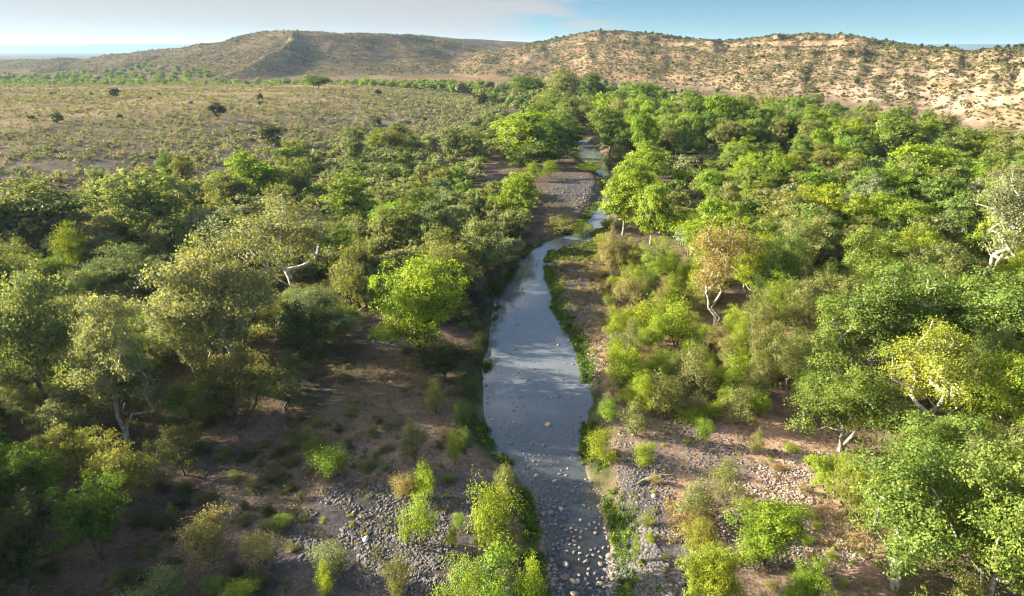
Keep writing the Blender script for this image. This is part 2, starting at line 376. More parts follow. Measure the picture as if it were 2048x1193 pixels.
hc = np.zeros(GX.shape+(3,))+np.array([0.23, 0.162, 0.098]); hc = lerp(hc, (0.315, 0.225, 0.140), sstep(-0.05, 0.15, fbm(GX/35, GY/35, 5, 241)))
hc = lerp(hc, (0.29, 0.18, 0.11), sstep(0.08, 0.2, fbm(GX/50, GY/50, 4, 245))*0.6)
pale = sstep(1450, 1900, col_px(GX, GY))*sstep(30, 8, GZ)
hc = lerp(hc, (0.33, 0.255, 0.19), pale*sstep(-0.08, 0.06, fbm(GX/14, GY/22, 5, 251)))
hc = lerp(hc, (0.20, 0.17, 0.09), sstep(0.04, 0.14, fbm(GX/18, GY/40, 4, 261))*0.55)
soil = soil+(hc-soil)*hillm[..., None]
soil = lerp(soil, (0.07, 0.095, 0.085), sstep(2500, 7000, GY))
bedc = lerp(np.zeros(GX.shape+(3,))+np.array([0.30, 0.235, 0.165]), (0.17, 0.15, 0.095), sstep(-0.1, 0.2, fbm(GX/3, GY/3, 4, 271)))
rdc = rd+0.95*sstep(38, 48, GY)
soil = soil+(bedc-soil)*sstep(1.2, -0.4, rdc)[..., None]
soil = lerp(soil, (0.055, 0.085, 0.02), sstep(0.0, 0.5, rdc)*sstep(2.6, 1.0, rdc+1.2*fbm(GX/3, GY/3, 3, 281))*0.8)
nr, nc = GX.shape
idx = np.arange(nr*nc).reshape(nr, nc)
Q = np.stack([idx[:-1, :-1], idx[:-1, 1:], idx[1:, 1:], idx[1:, :-1]], -1).reshape(-1, 4)
me = mesh_np('ground', np.stack([GX, GY, GZ], -1).reshape(-1, 3), Q, M_GROUND, fcol=np.clip(soil, 0.01, 0.8).reshape(-1, 3), smooth=True)
go = link('ground', me); go['kind'] = 'structure'; go['label'] = 'valley floor, dry terrace and scrubby hills'
del GX, GY, GZ, soil, dry, hc, bedc, hillm, plain, rd, td, px, py, zc
# water sheet: a strip a little wider than the channel, cut by the banks
wc = []; 
for i in range(len(RC)-1):
    for t in np.linspace(0, 1, 5)[:-1]: wc.append((*(RC[i]+(RC[i+1]-RC[i])*t), RW[i]+(RW[i+1]-RW[i])*t))
wc = np.array(wc); nm = np.repeat(np.array([[1.0, 0.0]]), len(wc), 0)
A = wc[:, :2]-nm*(wc[:, 2:]+2.5); B = wc[:, :2]+nm*(wc[:, 2:]+2.5); n_ = len(wc)
V = np.zeros((2*n_, 3)); V[:n_, :2] = A; V[n_:, :2] = B
i_ = np.arange(n_-1); Q = np.stack([i_, i_+n_, i_+n_+1, i_+1], 1)
wo = link('water', mesh_np('water', V, Q, M_WATER)); wo['kind'] = 'structure'; wo['label'] = 'shallow creek reflecting the pale blue sky'

# ------------------------------------------------------------------ plants
def build_skeleton(rng, targets, stem_pts, step=0.9, jit=0.12):
    pos = [np.array(p, float) for p in stem_pts[0]]; par = [-1]+list(range(len(pos)-1))
    for st in stem_pts[1:]:
        last = 0
        for p in st: pos.append(np.array(p, float)); par.append(last); last = len(pos)-1
    base = pos[0]
    order = np.argsort(np.linalg.norm(targets-pos[min(1, len(pos)-1)], axis=1))
    tips = []
    for k in order:
        c = targets[k]; Pn = np.array(pos); d = np.linalg.norm(Pn-c, axis=1)+1.2*np.maximum(0, Pn[:, 2]-c[2]+0.35*np.linalg.norm(Pn[:, :2]-c[:2], axis=1))
        d[0] += 2.0
        j = int(np.argmin(d)); a = pos[j]; L = np.linalg.norm(c-a); m = max(1, int(L/step)); last = j
        for q in range(1, m+1):
            t = q/m; p = a+(c-a)*t+rng.normal(size=3)*jit*L*0.5*math.sin(math.pi*t); p[2] += -0.10*L*math.sin(math.pi*t)
            pos.append(p); par.append(last); last = len(pos)-1
        tips.append(last)
    return np.array(pos), np.array(par), tips
def tubes(pos, par, rad, rmin, sides=6):
    e = np.array([i for i in range(len(par)) if par[i] >= 0 and rad[i] > rmin])
    if len(e) == 0: e = np.array([1])
    a = pos[par[e]]; b = pos[e]; d = unit(b-a); ref = np.where(np.abs(d[:, 2:3]) > 0.9, np.array([[1., 0, 0]]), np.array([[0, 0, 1.]]))
    u1 = unit(np.cross(d, ref)); v1 = np.cross(d, u1)
    ra = np.minimum(rad[par[e]], rad[e]*1.5)[:, None]; rb = rad[e][:, None]
    th = np.arange(sides)*2*math.pi/sides; V = []
    b2 = b+d*rb*0.4
    for t in th: V.append(a+(u1*math.cos(t)+v1*math.sin(t))*ra)
    for t in th: V.append(b2+(u1*math.cos(t)+v1*math.sin(t))*rb)
    V = np.stack(V, 1); n = len(e); base = np.arange(n)[:, None]*2*sides; Q = []
    for s in range(sides):
        s2 = (s+1) % sides; Q.append(np.concatenate([base+s, base+s2, base+sides+s2, base+sides+s], 1))
    return V.reshape(-1, 3), np.stack(Q, 1).reshape(-1, 4)
def make_plant(name, seed, H, Rr, hb, npuff, rp, nleaf, leaf, tr, stems=1, zs=0.75, top=0.5, droop=0.0, up=0.18, rmin=0.02, lump=0.5, spray=0.35, trunkh=None, shell=0.5, aspect=0.6):
    rng = np.random.default_rng(seed)
    ax = (H-hb)/2; zc_ = hb+ax
    cand = []
    ph = rng.random(6)*6.28
    def env(d):
        az = np.arctan2(d[1], d[0])
        return 1-lump*0.5+lump*0.5*(math.sin(2*az+ph[0]+d[2]*2)*.5+math.sin(3*az+ph[1]-3*d[2])*.35+math.sin(5*az+ph[2]+5*d[2])*.3)
    T = []
    for k in range(npuff):
        best = None; bd = -1
        for q in range(5):
            d = unit(rng.normal(size=3)); rr_ = rng.random()**shell*env(d)
            w = 1.0-0.45*max(0, d[2])*(1-top)*2*0.5
            c = np.array([d[0]*Rr*rr_*w, d[1]*Rr*rr_*w, zc_+d[2]*ax*rr_])
            if c[2] < hb*0.9: c[2] = hb*0.9+rng.random()*ax*0.4
            dd = min((np.linalg.norm(c-t) for t in T), default=9)+rr_*0.6
            if dd > bd: bd = dd; best = c
        T.append(best)
    T = np.array(T); T[:, :2] *= (Rr-rp*0.6)/Rr; T[:, 2] = hb+(T[:, 2]-hb)*(1-0.5*rp/max(2*ax, .1))
    th = trunkh or hb
    st = []
    for s in range(stems):
        lean = rng.normal(size=2)*(0.10 if stems == 1 else 0.22 if tr > 0.15 else 0.4); m = max(3, int(th/0.9)); wob = rng.normal(size=(m+1, 2))*0.05*th
        p = [(lean[0]*th*(i/m)**1.3+wob[i, 0]*min(1, i), lean[1]*th*(i/m)**1.3+wob[i, 1]*min(1, i), th*i/m*(1+0.0*s)-(0.3 if i == 0 else 0)) for i in range(0 if s == 0 else 1, m+1)]
        st.append(p)
    pos, par, tips = build_skeleton(rng, T, st)
    rad = np.zeros(len(pos)); 
    for t in tips: rad[t] += 1.0
    for i in range(len(pos)-1, 0, -1): rad[par[i]] += rad[i]
    rad = np.maximum(rad, 0.4)**(1/2.1); rad = rad/rad[0]*tr*1.0
    rad = np.maximum(rad, 0.012); rad[0] *= 1.25
    TV, TQ = tubes(pos, par, rad, rmin)
    tm = mesh_np(name+'_trunk', TV, TQ, M_BARK, smooth=True)
    # leaves: puffs > sprays > leaves
    per = max(1, nleaf//npuff); ns = max(1, int(per/14))
    w = rng.random(npuff)**1.5*0.95+0.55
    cs = []; ns_ = []; tn = []
    for c, wi in zip(T, w):
        m = max(1, int(ns*wi*wi)); d = unit(rng.normal(size=(m, 3))); d[:, 2] = np.abs(d[:, 2])*0.75+d[:, 2]*0.25
        r = rp*wi*(rng.random(m)**0.42)[:, None]
        sc = c+d*r*np.array([1, 1, zs]); sc[:, 2] -= droop*(rng.random(m)**2)*rp*2
        out = unit((sc-c)+0.35*unit(sc-np.array([0, 0, zc_-ax*0.4]))*rp)
        k = 14
        off = rng.normal(size=(m, k, 3))*spray*rp*0.55; 
        if droop: off[:, :, 2] *= 1.0+droop*2
        pts = (sc[:, None, :]+off).reshape(-1, 3)
        nn = unit(np.repeat(out, k, 0)*1.1+np.array([0, 0, up])+np.repeat(rng.normal(size=(m, 3)), k, 0)*0.42+rng.normal(size=(m*k, 3))*0.45)
        cs.append(pts); ns_.append(nn); tn.append(np.clip(0.5+rng.normal(size=m*k)*0.2+np.repeat(rng.normal(size=m)*0.10, k)+rng.normal()*0.08, 0, 1))
    cs = np.concatenate(cs); ns_ = np.concatenate(ns_); tn = np.concatenate(tn)
    LV, LQ = leaves(rng, cs, ns_, leaf, aspect)
    cm = mesh_np(name+'_crown', LV, LQ, M_LEAF, tone=tn)
    zt = float(np.percentile(cs[:, 2], 99.5)); rt = float(np.percentile(np.hypot(cs[:, 0], cs[:, 1]), 97))
    return dict(trunk=tm, crown=cm, H=zt, R=rt, kind=name)
PROTO = {}
def reg(kind, n, **kw):
    L = []
    for i in range(n):
        k = dict(kw)
        for q in ('H', 'Rr', 'hb'): k[q] = k[q]*(0.92+0.16*random.random())
        L.append(make_plant(kind, hash_(kind)+i*31, **k))
    PROTO[kind] = L
def hash_(s): return sum(ord(c)*(i+3) for i, c in enumerate(s))
reg('sycamore', 6, H=13, Rr=5.6, hb=1.6, npuff=92, rp=1.0, nleaf=25000, leaf=0.18, tr=0.20, stems=2, lump=1.0, trunkh=3.2, rmin=0.034, spray=0.34, shell=0.36)
reg('sparse_sycamore', 4, H=13, Rr=4.6, hb=2.8, npuff=84, rp=0.80, nleaf=12500, leaf=0.17, tr=0.23, stems=2, lump=1.1, trunkh=5.4, rmin=0.018, spray=0.55)
reg('cottonwood', 6, H=12, Rr=5.2, hb=1.2, npuff=78, rp=1.15, nleaf=25000, leaf=0.18, tr=0.20, stems=1, lump=0.95, trunkh=3.0, rmin=0.03, spray=0.30, shell=0.34)
reg('willow_tree', 4, H=9, Rr=2.9, hb=0.7, npuff=60, rp=0.65, nleaf=12500, leaf=0.16, tr=0.11, stems=3, lump=0.8, trunkh=2.4, rmin=0.02, spray=0.45, zs=1.5, top=0.2, aspect=0.35)
reg('mesquite', 6, H=5.2, Rr=3.4, hb=0.6, npuff=50, rp=0.72, nleaf=11000, leaf=0.15, tr=0.11, stems=3, lump=0.9, trunkh=1.2, rmin=0.02, spray=0.30, zs=0.6, top=0.8, aspect=0.45)
reg('bush', 6, H=2.6, Rr=1.35, hb=0.1, npuff=34, rp=0.34, nleaf=4600, leaf=0.095, tr=0.045, stems=5, lump=0.9, trunkh=0.6, rmin=0.008, spray=0.6, zs=1.7, top=0.3, aspect=0.38, up=0.12)
reg('juniper', 3, H=4.0, Rr=2.0, hb=0.2, npuff=30, rp=0.6, nleaf=2600, leaf=0.24, tr=0.16, stems=1, lump=0.5, trunkh=1.0, rmin=0.04, spray=0.4, zs=0.9, top=0.5)

reg('sycamore_far', 4, H=13, Rr=5.6, hb=1.6, npuff=70, rp=1.15, nleaf=10000, leaf=0.30, tr=0.22, stems=2, lump=1.0, trunkh=3.2, rmin=0.05, spray=0.30, shell=0.34)
reg('cottonwood_far', 6, H=12, Rr=5.2, hb=1.0, npuff=56, rp=1.35, nleaf=10500, leaf=0.30, tr=0.20, stems=1, lump=1.0, trunkh=3.0, rmin=0.05, spray=0.26, shell=0.32)
reg('mesquite_far', 6, H=5.2, Rr=3.4, hb=0.5, npuff=36, rp=0.85, nleaf=5200, leaf=0.24, tr=0.11, stems=3, lump=1.0, trunkh=1.2, rmin=0.04, spray=0.26, zs=0.6, top=0.8, aspect=0.6)
# colours of the plants themselves
COL = dict(bright=(0.178, 0.250, 0.030), yg=(0.170, 0.232, 0.024), lime=(0.135, 0.215, 0.026), green=(0.112, 0.168, 0.036), deep=(0.065, 0.110, 0.024), olive=(0.140, 0.162, 0.056), pale=(0.168, 0.195, 0.104),
           grey=(0.130, 0.160, 0.070), tan=(0.205, 0.190, 0.080), dark=(0.070, 0.080, 0.034), yellow=(0.165, 0.205, 0.034), brown=(0.105, 0.115, 0.050), jun=(0.036, 0.046, 0.022))
COL = {k: (v[0]*1.16, v[1]*1.12, v[2]*1.05) if k not in ('jun', 'dark', 'bright') else v for k, v in COL.items()}
CNAME = dict(bright='bright yellow-green', yg='yellow-green', lime='bright green', green='green', deep='deep green', olive='olive', pale='pale olive', grey='grey-green', tan='tan', dark='dark', yellow='yellow', brown='dull olive', jun='blackish green')
WHITE = (0.43, 0.385, 0.31); BROWNB = (0.10, 0.075, 0.055); GREYB = (0.26, 0.23, 0.20)
NAMES = dict(sycamore='sycamore_tree', sparse_sycamore='sycamore_tree', cottonwood='cottonwood_tree', willow_tree='willow_tree', mesquite='mesquite_tree', bush='streamside_shrub', juniper='juniper_tree')
WORD = dict(sycamore='sycamore', sparse_sycamore='sparse sycamore', cottonwood='cottonwood', willow_tree='slim willow', mesquite='mesquite', bush='bush', juniper='juniper')
ALL = []
def place(kind, x, y, z, H, Wd, col, bark=None, label=None, rot=None, proto=None, group=None, short=None, sag=0.15):
    L = PROTO[kind+'_far' if y > 84 and kind+'_far' in PROTO else kind]; p = L[random.randrange(len(L)) if proto is None else proto % len(L)]
    e = bpy.data.objects.new(NAMES[kind], None); C.objects.link(e)
    e.empty_display_size = 0.5
    e.location = (x, y, z-sag); e.rotation_euler = (0, 0, random.random()*6.283 if rot is None else rot)
    s = Wd/2/p['R']; e.scale = (s, s, H/p['H'])
    t = link('trunk', p['trunk'], e); c = link('crown', p['crown'], e)
    b = bark or (WHITE if 'syc' in kind else GREYB if kind == 'cottonwood' else BROWNB)
    v = 0.85+0.3*random.random()
    t.color = (b[0]*v, b[1]*v, b[2]*v, 1)
    cc = COL[col]; v = 0.88+0.24*random.random(); j = random.gauss(0, 0.05)
    c.color = (cc[0]*v*(1+j), cc[1]*v, cc[2]*v*(1-j), 1)
    e['category'] = 'shrub' if kind == 'bush' else 'tree'
    g = group or {'bush': 'shrubs along the creek and gravel bars', 'mesquite': 'mesquites in the valley thickets', 'juniper': 'junipers on the hills and terrace', 'willow_tree': 'slim willows near the water'}.get(kind, 'tall broadleaf trees of the creek woodland')
    e['group'] = g
    ALL.append(dict(o=e, kind=kind, x=x, y=y, z=z, H=H, W=Wd, col=col, label=label, short=short))
    return e
def hero(kind, px, pb, pt, wpx, col, label=None, short=None, bark=None, proto=None, rot=None, D=None, hmax=None):
    """tree whose foot shows at (px, pb) in the photo, crown top at pt, crown width wpx"""
    x, y, z = hits(px, pb)
    zc_ = y*cp-(z-HC)*sp
    lo, hi = 0.3, 40
    for _ in range(40):
        m = (lo+hi)/2
        if proj(x, y, z+m)[1] > pt: lo = m
        else: hi = m
    Hh = (lo+hi)/2
    if hmax: Hh = min(Hh, hmax)
    Wd = wpx*(zc_-sp*Hh*0.6)/FPX
    return place(kind, x, y, z, Hh, Wd, col, bark, label, rot, proto, short=short)

# ------------------------------------------------------------------ the trees and shrubs that can be told apart
HEROES = [
 # left bank, from the creek outwards
 ('sparse_sycamore', 592, 600, 392, 210, 'pale', 'thin pale sycamore whose white trunk forks low into one long bare limb', 'forked white sycamore', WHITE, 0, 1.2),
 ('sycamore', 470, 760, 470, 250, 'pale', 'broad pale olive sycamore with a thin white Y-shaped trunk showing through', 'broad pale sycamore', WHITE, 1, 0),
 ('sycamore', 400, 770, 560, 170, 'pale', 'pale sycamore crown against the front of the broad pale sycamore', None, WHITE, 2, 2),
 ('sycamore', 500, 560, 390, 150, 'pale', 'yellowish pale sycamore standing behind the broad pale sycamore', None, WHITE, 3, 1),
 ('cottonwood', 425, 520, 415, 110, 'pale', 'small pale tree behind the broad pale sycamore on its hill side', None, WHITE, 0, 1),
 ('cottonwood', 110, 850, 545, 190, 'grey', 'tall grey-green cottonwood at the shaded edge of the left woodland', 'tall grey-green cottonwood', GREYB, 1, 0),
 ('sycamore', 255, 880, 590, 200, 'pale', 'silvery pale sycamore with slim trunks above the darkest shade', 'silvery sycamore', WHITE, 4, 0),
 ('cottonwood', 258, 625, 488, 165, 'grey', 'rounded blue-green tree standing alone in dark mesquites', 'rounded blue-green tree', GREYB, 2, 0),
 ('cottonwood', 100, 520, 348, 200, 'grey', 'wide grey-green cottonwood under the bare terrace slope', 'wide grey-green cottonwood', GREYB, 3, 0),
 ('cottonwood', 20, 530, 395, 130, 'grey', 'grey-green cottonwood at the outer side of the wide one under the terrace', None, GREYB, 4, 0),
 ('cottonwood', 305, 510, 345, 190, 'olive', 'olive cottonwood between the wide grey-green one and the bright green one', 'olive cottonwood below the terrace', GREYB, 0, 0),
 ('cottonwood', 225, 500, 420, 90, 'pale', 'light crowned small tree at the foot of the olive cottonwood', None, GREYB, 1, 3),
 ('cottonwood', 505, 420, 306, 140, 'lime', 'bright green cottonwood nearest the foot of the terrace', 'bright green cottonwood below the terrace', GREYB, 2, 1),
 ('cottonwood', 700, 470, 338, 135, 'green', 'light green tree with a thin white stem in the mesquite thicket', 'white-stemmed light green tree', WHITE, 3, 2),
 ('cottonwood', 790, 500, 402, 135, 'lime', 'dense bright green rounded tree with a dark green shaded side', 'dense bright green rounded tree', BROWNB, 4, 0),
 ('mesquite', 710, 640, 480, 150, 'olive', 'tall dark olive tree between the forked sycamore and the yellow-green cottonwood', 'dark olive tree', BROWNB, 0, 0),
 ('cottonwood', 848, 735, 516, 180, 'bright', 'yellow-green cottonwood on the shaded left bank beside the creek', 'yellow-green cottonwood on the bank', BROWNB, 1, 0),
 ('mesquite', 890, 765, 670, 120, 'dark', 'dark bushy tree under the yellow-green cottonwood by the water', None, BROWNB, 3, 0),
 ('mesquite', 480, 860, 680, 170, 'brown', 'dull olive tree in shade below the broad pale sycamore', None, BROWNB, 2, 0),
 ('mesquite', 620, 760, 600, 150, 'dark', 'dark tree in deep shade below the forked white sycamore', None, BROWNB, 4, 0),
 ('willow_tree', 55, 560, 470, 60, 'olive', 'narrow dark tree between the two big grey-green cottonwoods', None, BROWNB, 0, 0),
 ('cottonwood', 60, 860, 735, 90, 'pale', 'small pale tree catching light at the outer edge of the shade', None, GREYB, 0, 2),
 ('willow_tree', 150, 560, 445, 95, 'yg', 'light yellow-green willow between the wide cottonwood and the rounded blue-green tree', None, BROWNB, 1, 0),
 ('mesquite', 200, 640, 530, 130, 'olive', 'olive mesquite beside the rounded blue-green tree', None, BROWNB, 1, 0),
 ('cottonwood', 0, 720, 560, 110, 'green', 'green tree cut by the outer edge above the tall grey-green cottonwood', None, BROWNB, 1, 0),
 ('cottonwood', 1050, 324, 222, 175, 'bright', 'great yellow-green cottonwood where the creek bends out of sight', 'great cottonwood at the bend', GREYB, 4, 0),
 ('mesquite', 1062, 338, 285, 110, 'deep', 'deep green low tree filling in under the great cottonwood', None, BROWNB, 0, 0),
 ('cottonwood', 1132, 316, 238, 78, 'deep', 'deep green cottonwood shading the top of the far pool', None, GREYB, 3, 0),
 ('willow_tree', 1068, 364, 322, 46, 'yg', 'small yellow-green willow at the far end of the gravel island', None, BROWNB, 1, 0),
 ('willow_tree', 1104, 358, 320, 44, 'yg', 'small yellow-green willow on the far end of the gravel island nearest the pool', None, BROWNB, 3, 0),
 ('cottonwood', 1100, 335, 240, 90, 'deep', 'deep green cottonwood leaning over the far pool beside the great one', None, GREYB, 2, 0),
 ('cottonwood', 1040, 450, 345, 100, 'bright', 'yellow-green cottonwood at the tip of the gravel island', 'yellow-green cottonwood by the gravel island', GREYB, 0, 1),
 ('willow_tree', 985, 440, 385, 55, 'yg', 'small yellow-green willow beside the cottonwood at the gravel island', None, BROWNB, 2, 0),
 ('cottonwood', 637, 180, 150, 62, 'green', 'round green tree alone at the back of the dry terrace', 'round tree at the back of the terrace', GREYB, 1, 0),
 ('juniper', 436, 238, 204, 34, 'jun', 'dark round bush standing alone on the open terrace', 'lone dark bush on the terrace', None, 0, 0),
 ('juniper', 231, 196, 176, 24, 'jun', 'small dark bush far back on the pale terrace', None, None, 1, 0),
 ('juniper', 963, 212, 184, 28, 'jun', 'dark bush at the creek end of the dry terrace', None, None, 2, 0),
 ('juniper', 545, 290, 250, 58, 'dark', 'wide dim olive bush on the shaded terrace slope', None, None, 1, 0),
 ('juniper', 757, 192, 178, 14, 'jun', 'tiny dark bush on the far rim of the terrace', None, None, 0, 0),
 ('juniper', 520, 200, 186, 14, 'jun', 'tiny dark bush midway along the far terrace', None, None, 2, 0),
 ('juniper', 115, 246, 222, 26, 'dark', 'dim bush on the outer part of the terrace', None, None, 2, 0),
 ('juniper', 752, 252, 232, 24, 'dark', 'dim bush at the lip of the terrace slope', None, None, 2, 0),
 ('mesquite', 60, 1200, 1010, 190, 'dark', 'dark thicket tree in the near shaded corner', 'dark tree of the near shaded corner', BROWNB, 0, 0),
 ('mesquite', 200, 1120, 960, 170, 'deep', 'deep green shaded tree creekward of the dark corner tree', None, BROWNB, 1, 0),
 ('mesquite', 60, 1040, 890, 170, 'deep', 'deep green shaded tree at the outer edge behind the dark corner tree', None, BROWNB, 2, 0),
 ('mesquite', 260, 1010, 880, 140, 'olive', 'dim olive tree at the middle of the shaded ground', None, BROWNB, 3, 0),
 ('mesquite', 370, 950, 850, 120, 'dark', 'dark low tree below the silvery sycamore', None, BROWNB, 4, 0),
 ('mesquite', 160, 960, 850, 120, 'olive', 'dim olive tree at the foot of the tall grey-green cottonwood', None, BROWNB, 5, 0),
 ('mesquite', 560, 690, 590, 130, 'olive', 'olive tree right under the forked white sycamore', None, BROWNB, 5, 0),
 # right side
 ('cottonwood', 1290, 375, 282, 100, 'bright', 'yellow-green cottonwood closest to the far pool on its right bank', 'yellow-green cottonwood by the far pool', GREYB, 2, 0),
 ('cottonwood', 1245, 470, 335, 95, 'bright', 'leafy yellow-green tree hanging over the riffle', 'yellow-green tree over the riffle', GREYB, 3, 0),
 ('cottonwood', 1300, 490, 365, 95, 'bright', 'yellow-green tree just behind the one hanging over the riffle', None, GREYB, 4, 0),
 ('cottonwood', 1270, 420, 320, 80, 'bright', 'yellow-green tree between the far pool and the riffle', None, GREYB, 1, 0),
 ('willow_tree', 1312, 590, 468, 80, 'bright', 'vivid upright willow above the brown shrubs of the right bank', 'vivid upright willow', BROWNB, 0, 0),
 ('willow_tree', 1220, 560, 450, 55, 'tan', 'tan half-bare willow beside the riffle', 'tan willow by the riffle', BROWNB, 1, 0),
 ('sparse_sycamore', 1430, 650, 440, 150, 'tan', 'thin tan sycamore with two crossing white trunks', 'tan sycamore with crossing trunks', WHITE, 1, 0.5),
 ('willow_tree', 1540, 700, 540, 85, 'yg', 'slender yellow-green willow beside the tan sycamore', 'slender yellow-green willow', BROWNB, 2, 0),
 ('willow_tree', 1530, 800, 640, 100, 'olive', 'olive willow in front of the slender yellow-green willow', None, BROWNB, 3, 0),
 ('willow_tree', 1590, 720, 560, 80, 'olive', 'dim olive willow on the hill side of the slender yellow-green willow', None, BROWNB, 1, 0),
 ('sparse_sycamore', 1750, 790, 530, 210, 'green', 'green sycamore with a single upright white trunk near its top', 'upright-trunked green sycamore', WHITE, 2, 0.3),
 ('sycamore', 1680, 790, 590, 170, 'green', 'green sycamore skirt in front of the upright-trunked green sycamore', None, WHITE, 0, 0),
 ('sparse_sycamore', 1830, 900, 640, 210, 'yellow', 'yellow-tinged sycamore with twisted bare white trunks exposed', 'yellow sycamore with bare white trunks', WHITE, 0, 2.4),
 ('sycamore', 1680, 900, 720, 210, 'green', 'dense green sycamore bordering the gravel clearing', 'green sycamore by the clearing', WHITE, 3, 0),
 ('sycamore', 1985, 930, 710, 190, 'yg', 'yellow-green sycamore on the outer side of the bare white trunks', None, WHITE, 4, 0),
 ('sycamore', 1980, 740, 540, 240, 'green', 'dense green sycamore above the bare white trunks', None, WHITE, 1, 0),
 ('sycamore', 1890, 700, 560, 150, 'green', 'green sycamore between the upright trunk and the dense one', None, WHITE, 2, 1),
 ('sparse_sycamore', 1985, 590, 335, 190, 'pale', 'large pale sycamore with a crooked white trunk in its middle', 'large pale sycamore', WHITE, 1, 0.9),
 ('sycamore', 1790, 1180, 880, 260, 'green', 'massive green sycamore filling the near corner, creek side', 'massive near sycamore', WHITE, 0, 1),
 ('sycamore', 1960, 1230, 890, 300, 'green', 'massive green sycamore with gnarled white limbs at the near corner', 'gnarled near sycamore', WHITE, 2, 2),
 ('sycamore', 1850, 1010, 820, 210, 'green', 'green sycamore behind the massive ones of the near corner', None, WHITE, 3, 1),
 ('sycamore', 2010, 1060, 850, 150, 'olive', 'olive sycamore with a leaning white limb at the outer edge', None, WHITE, 4, 1),
 ('willow_tree', 1700, 1030, 905, 130, 'yellow', 'yellow feathery tree between two gravel clearings', 'yellow feathery tree', BROWNB, 2, 0),
 ('mesquite', 1650, 985, 900, 90, 'yg', 'low yellow-green tree leaning on the yellow feathery tree', None, BROWNB, 2, 0),
 ('cottonwood', 1530, 1130, 1005, 165, 'lime', 'rounded bright green young cottonwood between gravel clearings', 'rounded young cottonwood', BROWNB, 1, 0),
 ('cottonwood', 1415, 1240, 1085, 115, 'yg', 'yellow-green young tree at the near edge of the cobbles', None, BROWNB, 3, 0),
 ('cottonwood', 1600, 1250, 1115, 100, 'lime', 'bright young tree at the near edge below the rounded young cottonwood', None, BROWNB, 2, 0),
 ('cottonwood', 1700, 530, 450, 80, 'lime', 'vivid green tree above a dark gap in the right woodland', 'vivid green tree by the dark gap', GREYB, 3, 0),
 ('cottonwood', 1800, 500, 402, 105, 'lime', 'vivid green cottonwood beyond the dark gap', 'vivid green cottonwood', GREYB, 4, 0),
 ('cottonwood', 1870, 450, 350, 100, 'green', 'green cottonwood between the vivid green one and the large pale sycamore', None, GREYB, 0, 0),
 ('cottonwood', 1775, 330, 218, 120, 'green', 'tallest green cottonwood under the pale hillside', 'tallest cottonwood under the hillside', GREYB, 2, 0),
 ('cottonwood', 1840, 400, 290, 140, 'yg', 'broad yellow-green cottonwood in front of the tallest one under the hillside', None, GREYB, 1, 0),
 ('cottonwood', 1960, 320, 250, 130, 'yellow', 'yellow crowned cottonwood at the foot of the pale hillside', 'yellow cottonwood under the hillside', GREYB, 3, 0),
 ('sparse_sycamore', 1690, 300, 222, 110, 'grey', 'greyish half-bare tree near the pale hillside', 'greyish half-bare tree', GREYB, 0, 0),
 ('sparse_sycamore', 1570, 300, 232, 70, 'tan', 'bare greyish-tan tree among green cottonwoods', None, GREYB, 2, 0),
 ('cottonwood', 1215, 265, 196, 70, 'yg', 'yellow-green cottonwood beyond the far pool', 'yellow-green cottonwood beyond the far pool', GREYB, 0, 0),
 ('cottonwood', 1220, 320, 215, 85, 'green', 'green cottonwood standing over the far pool', None, GREYB, 1, 0),
 ('cottonwood', 1150, 255, 205, 70, 'green', 'green cottonwood filling the gap where the creek disappears', None, GREYB, 3, 0),
 ('cottonwood', 1125, 205, 140, 100, 'olive', 'dark olive cottonwood highest against the mesa spur', 'highest olive cottonwood', GREYB, 2, 0),
 ('cottonwood', 1180, 210, 148, 70, 'deep', 'deep green cottonwood beside the highest olive one', None, GREYB, 4, 0),
 ('cottonwood', 1060, 200, 152, 80, 'green', 'green cottonwood on the terrace side of the highest olive one', None, GREYB, 1, 0),
 ('cottonwood', 1280, 235, 165, 85, 'green', 'green cottonwood rising at the foot of the mesa', None, GREYB, 0, 0),
 ('cottonwood', 1450, 300, 190, 95, 'lime', 'bright cottonwood in the middle of the far right woodland', 'bright cottonwood below the cliff', GREYB, 1, 0),
 ('cottonwood', 1380, 280, 180, 90, 'green', 'green cottonwood creek side of the bright one below the cliff', None, GREYB, 2, 0),
]
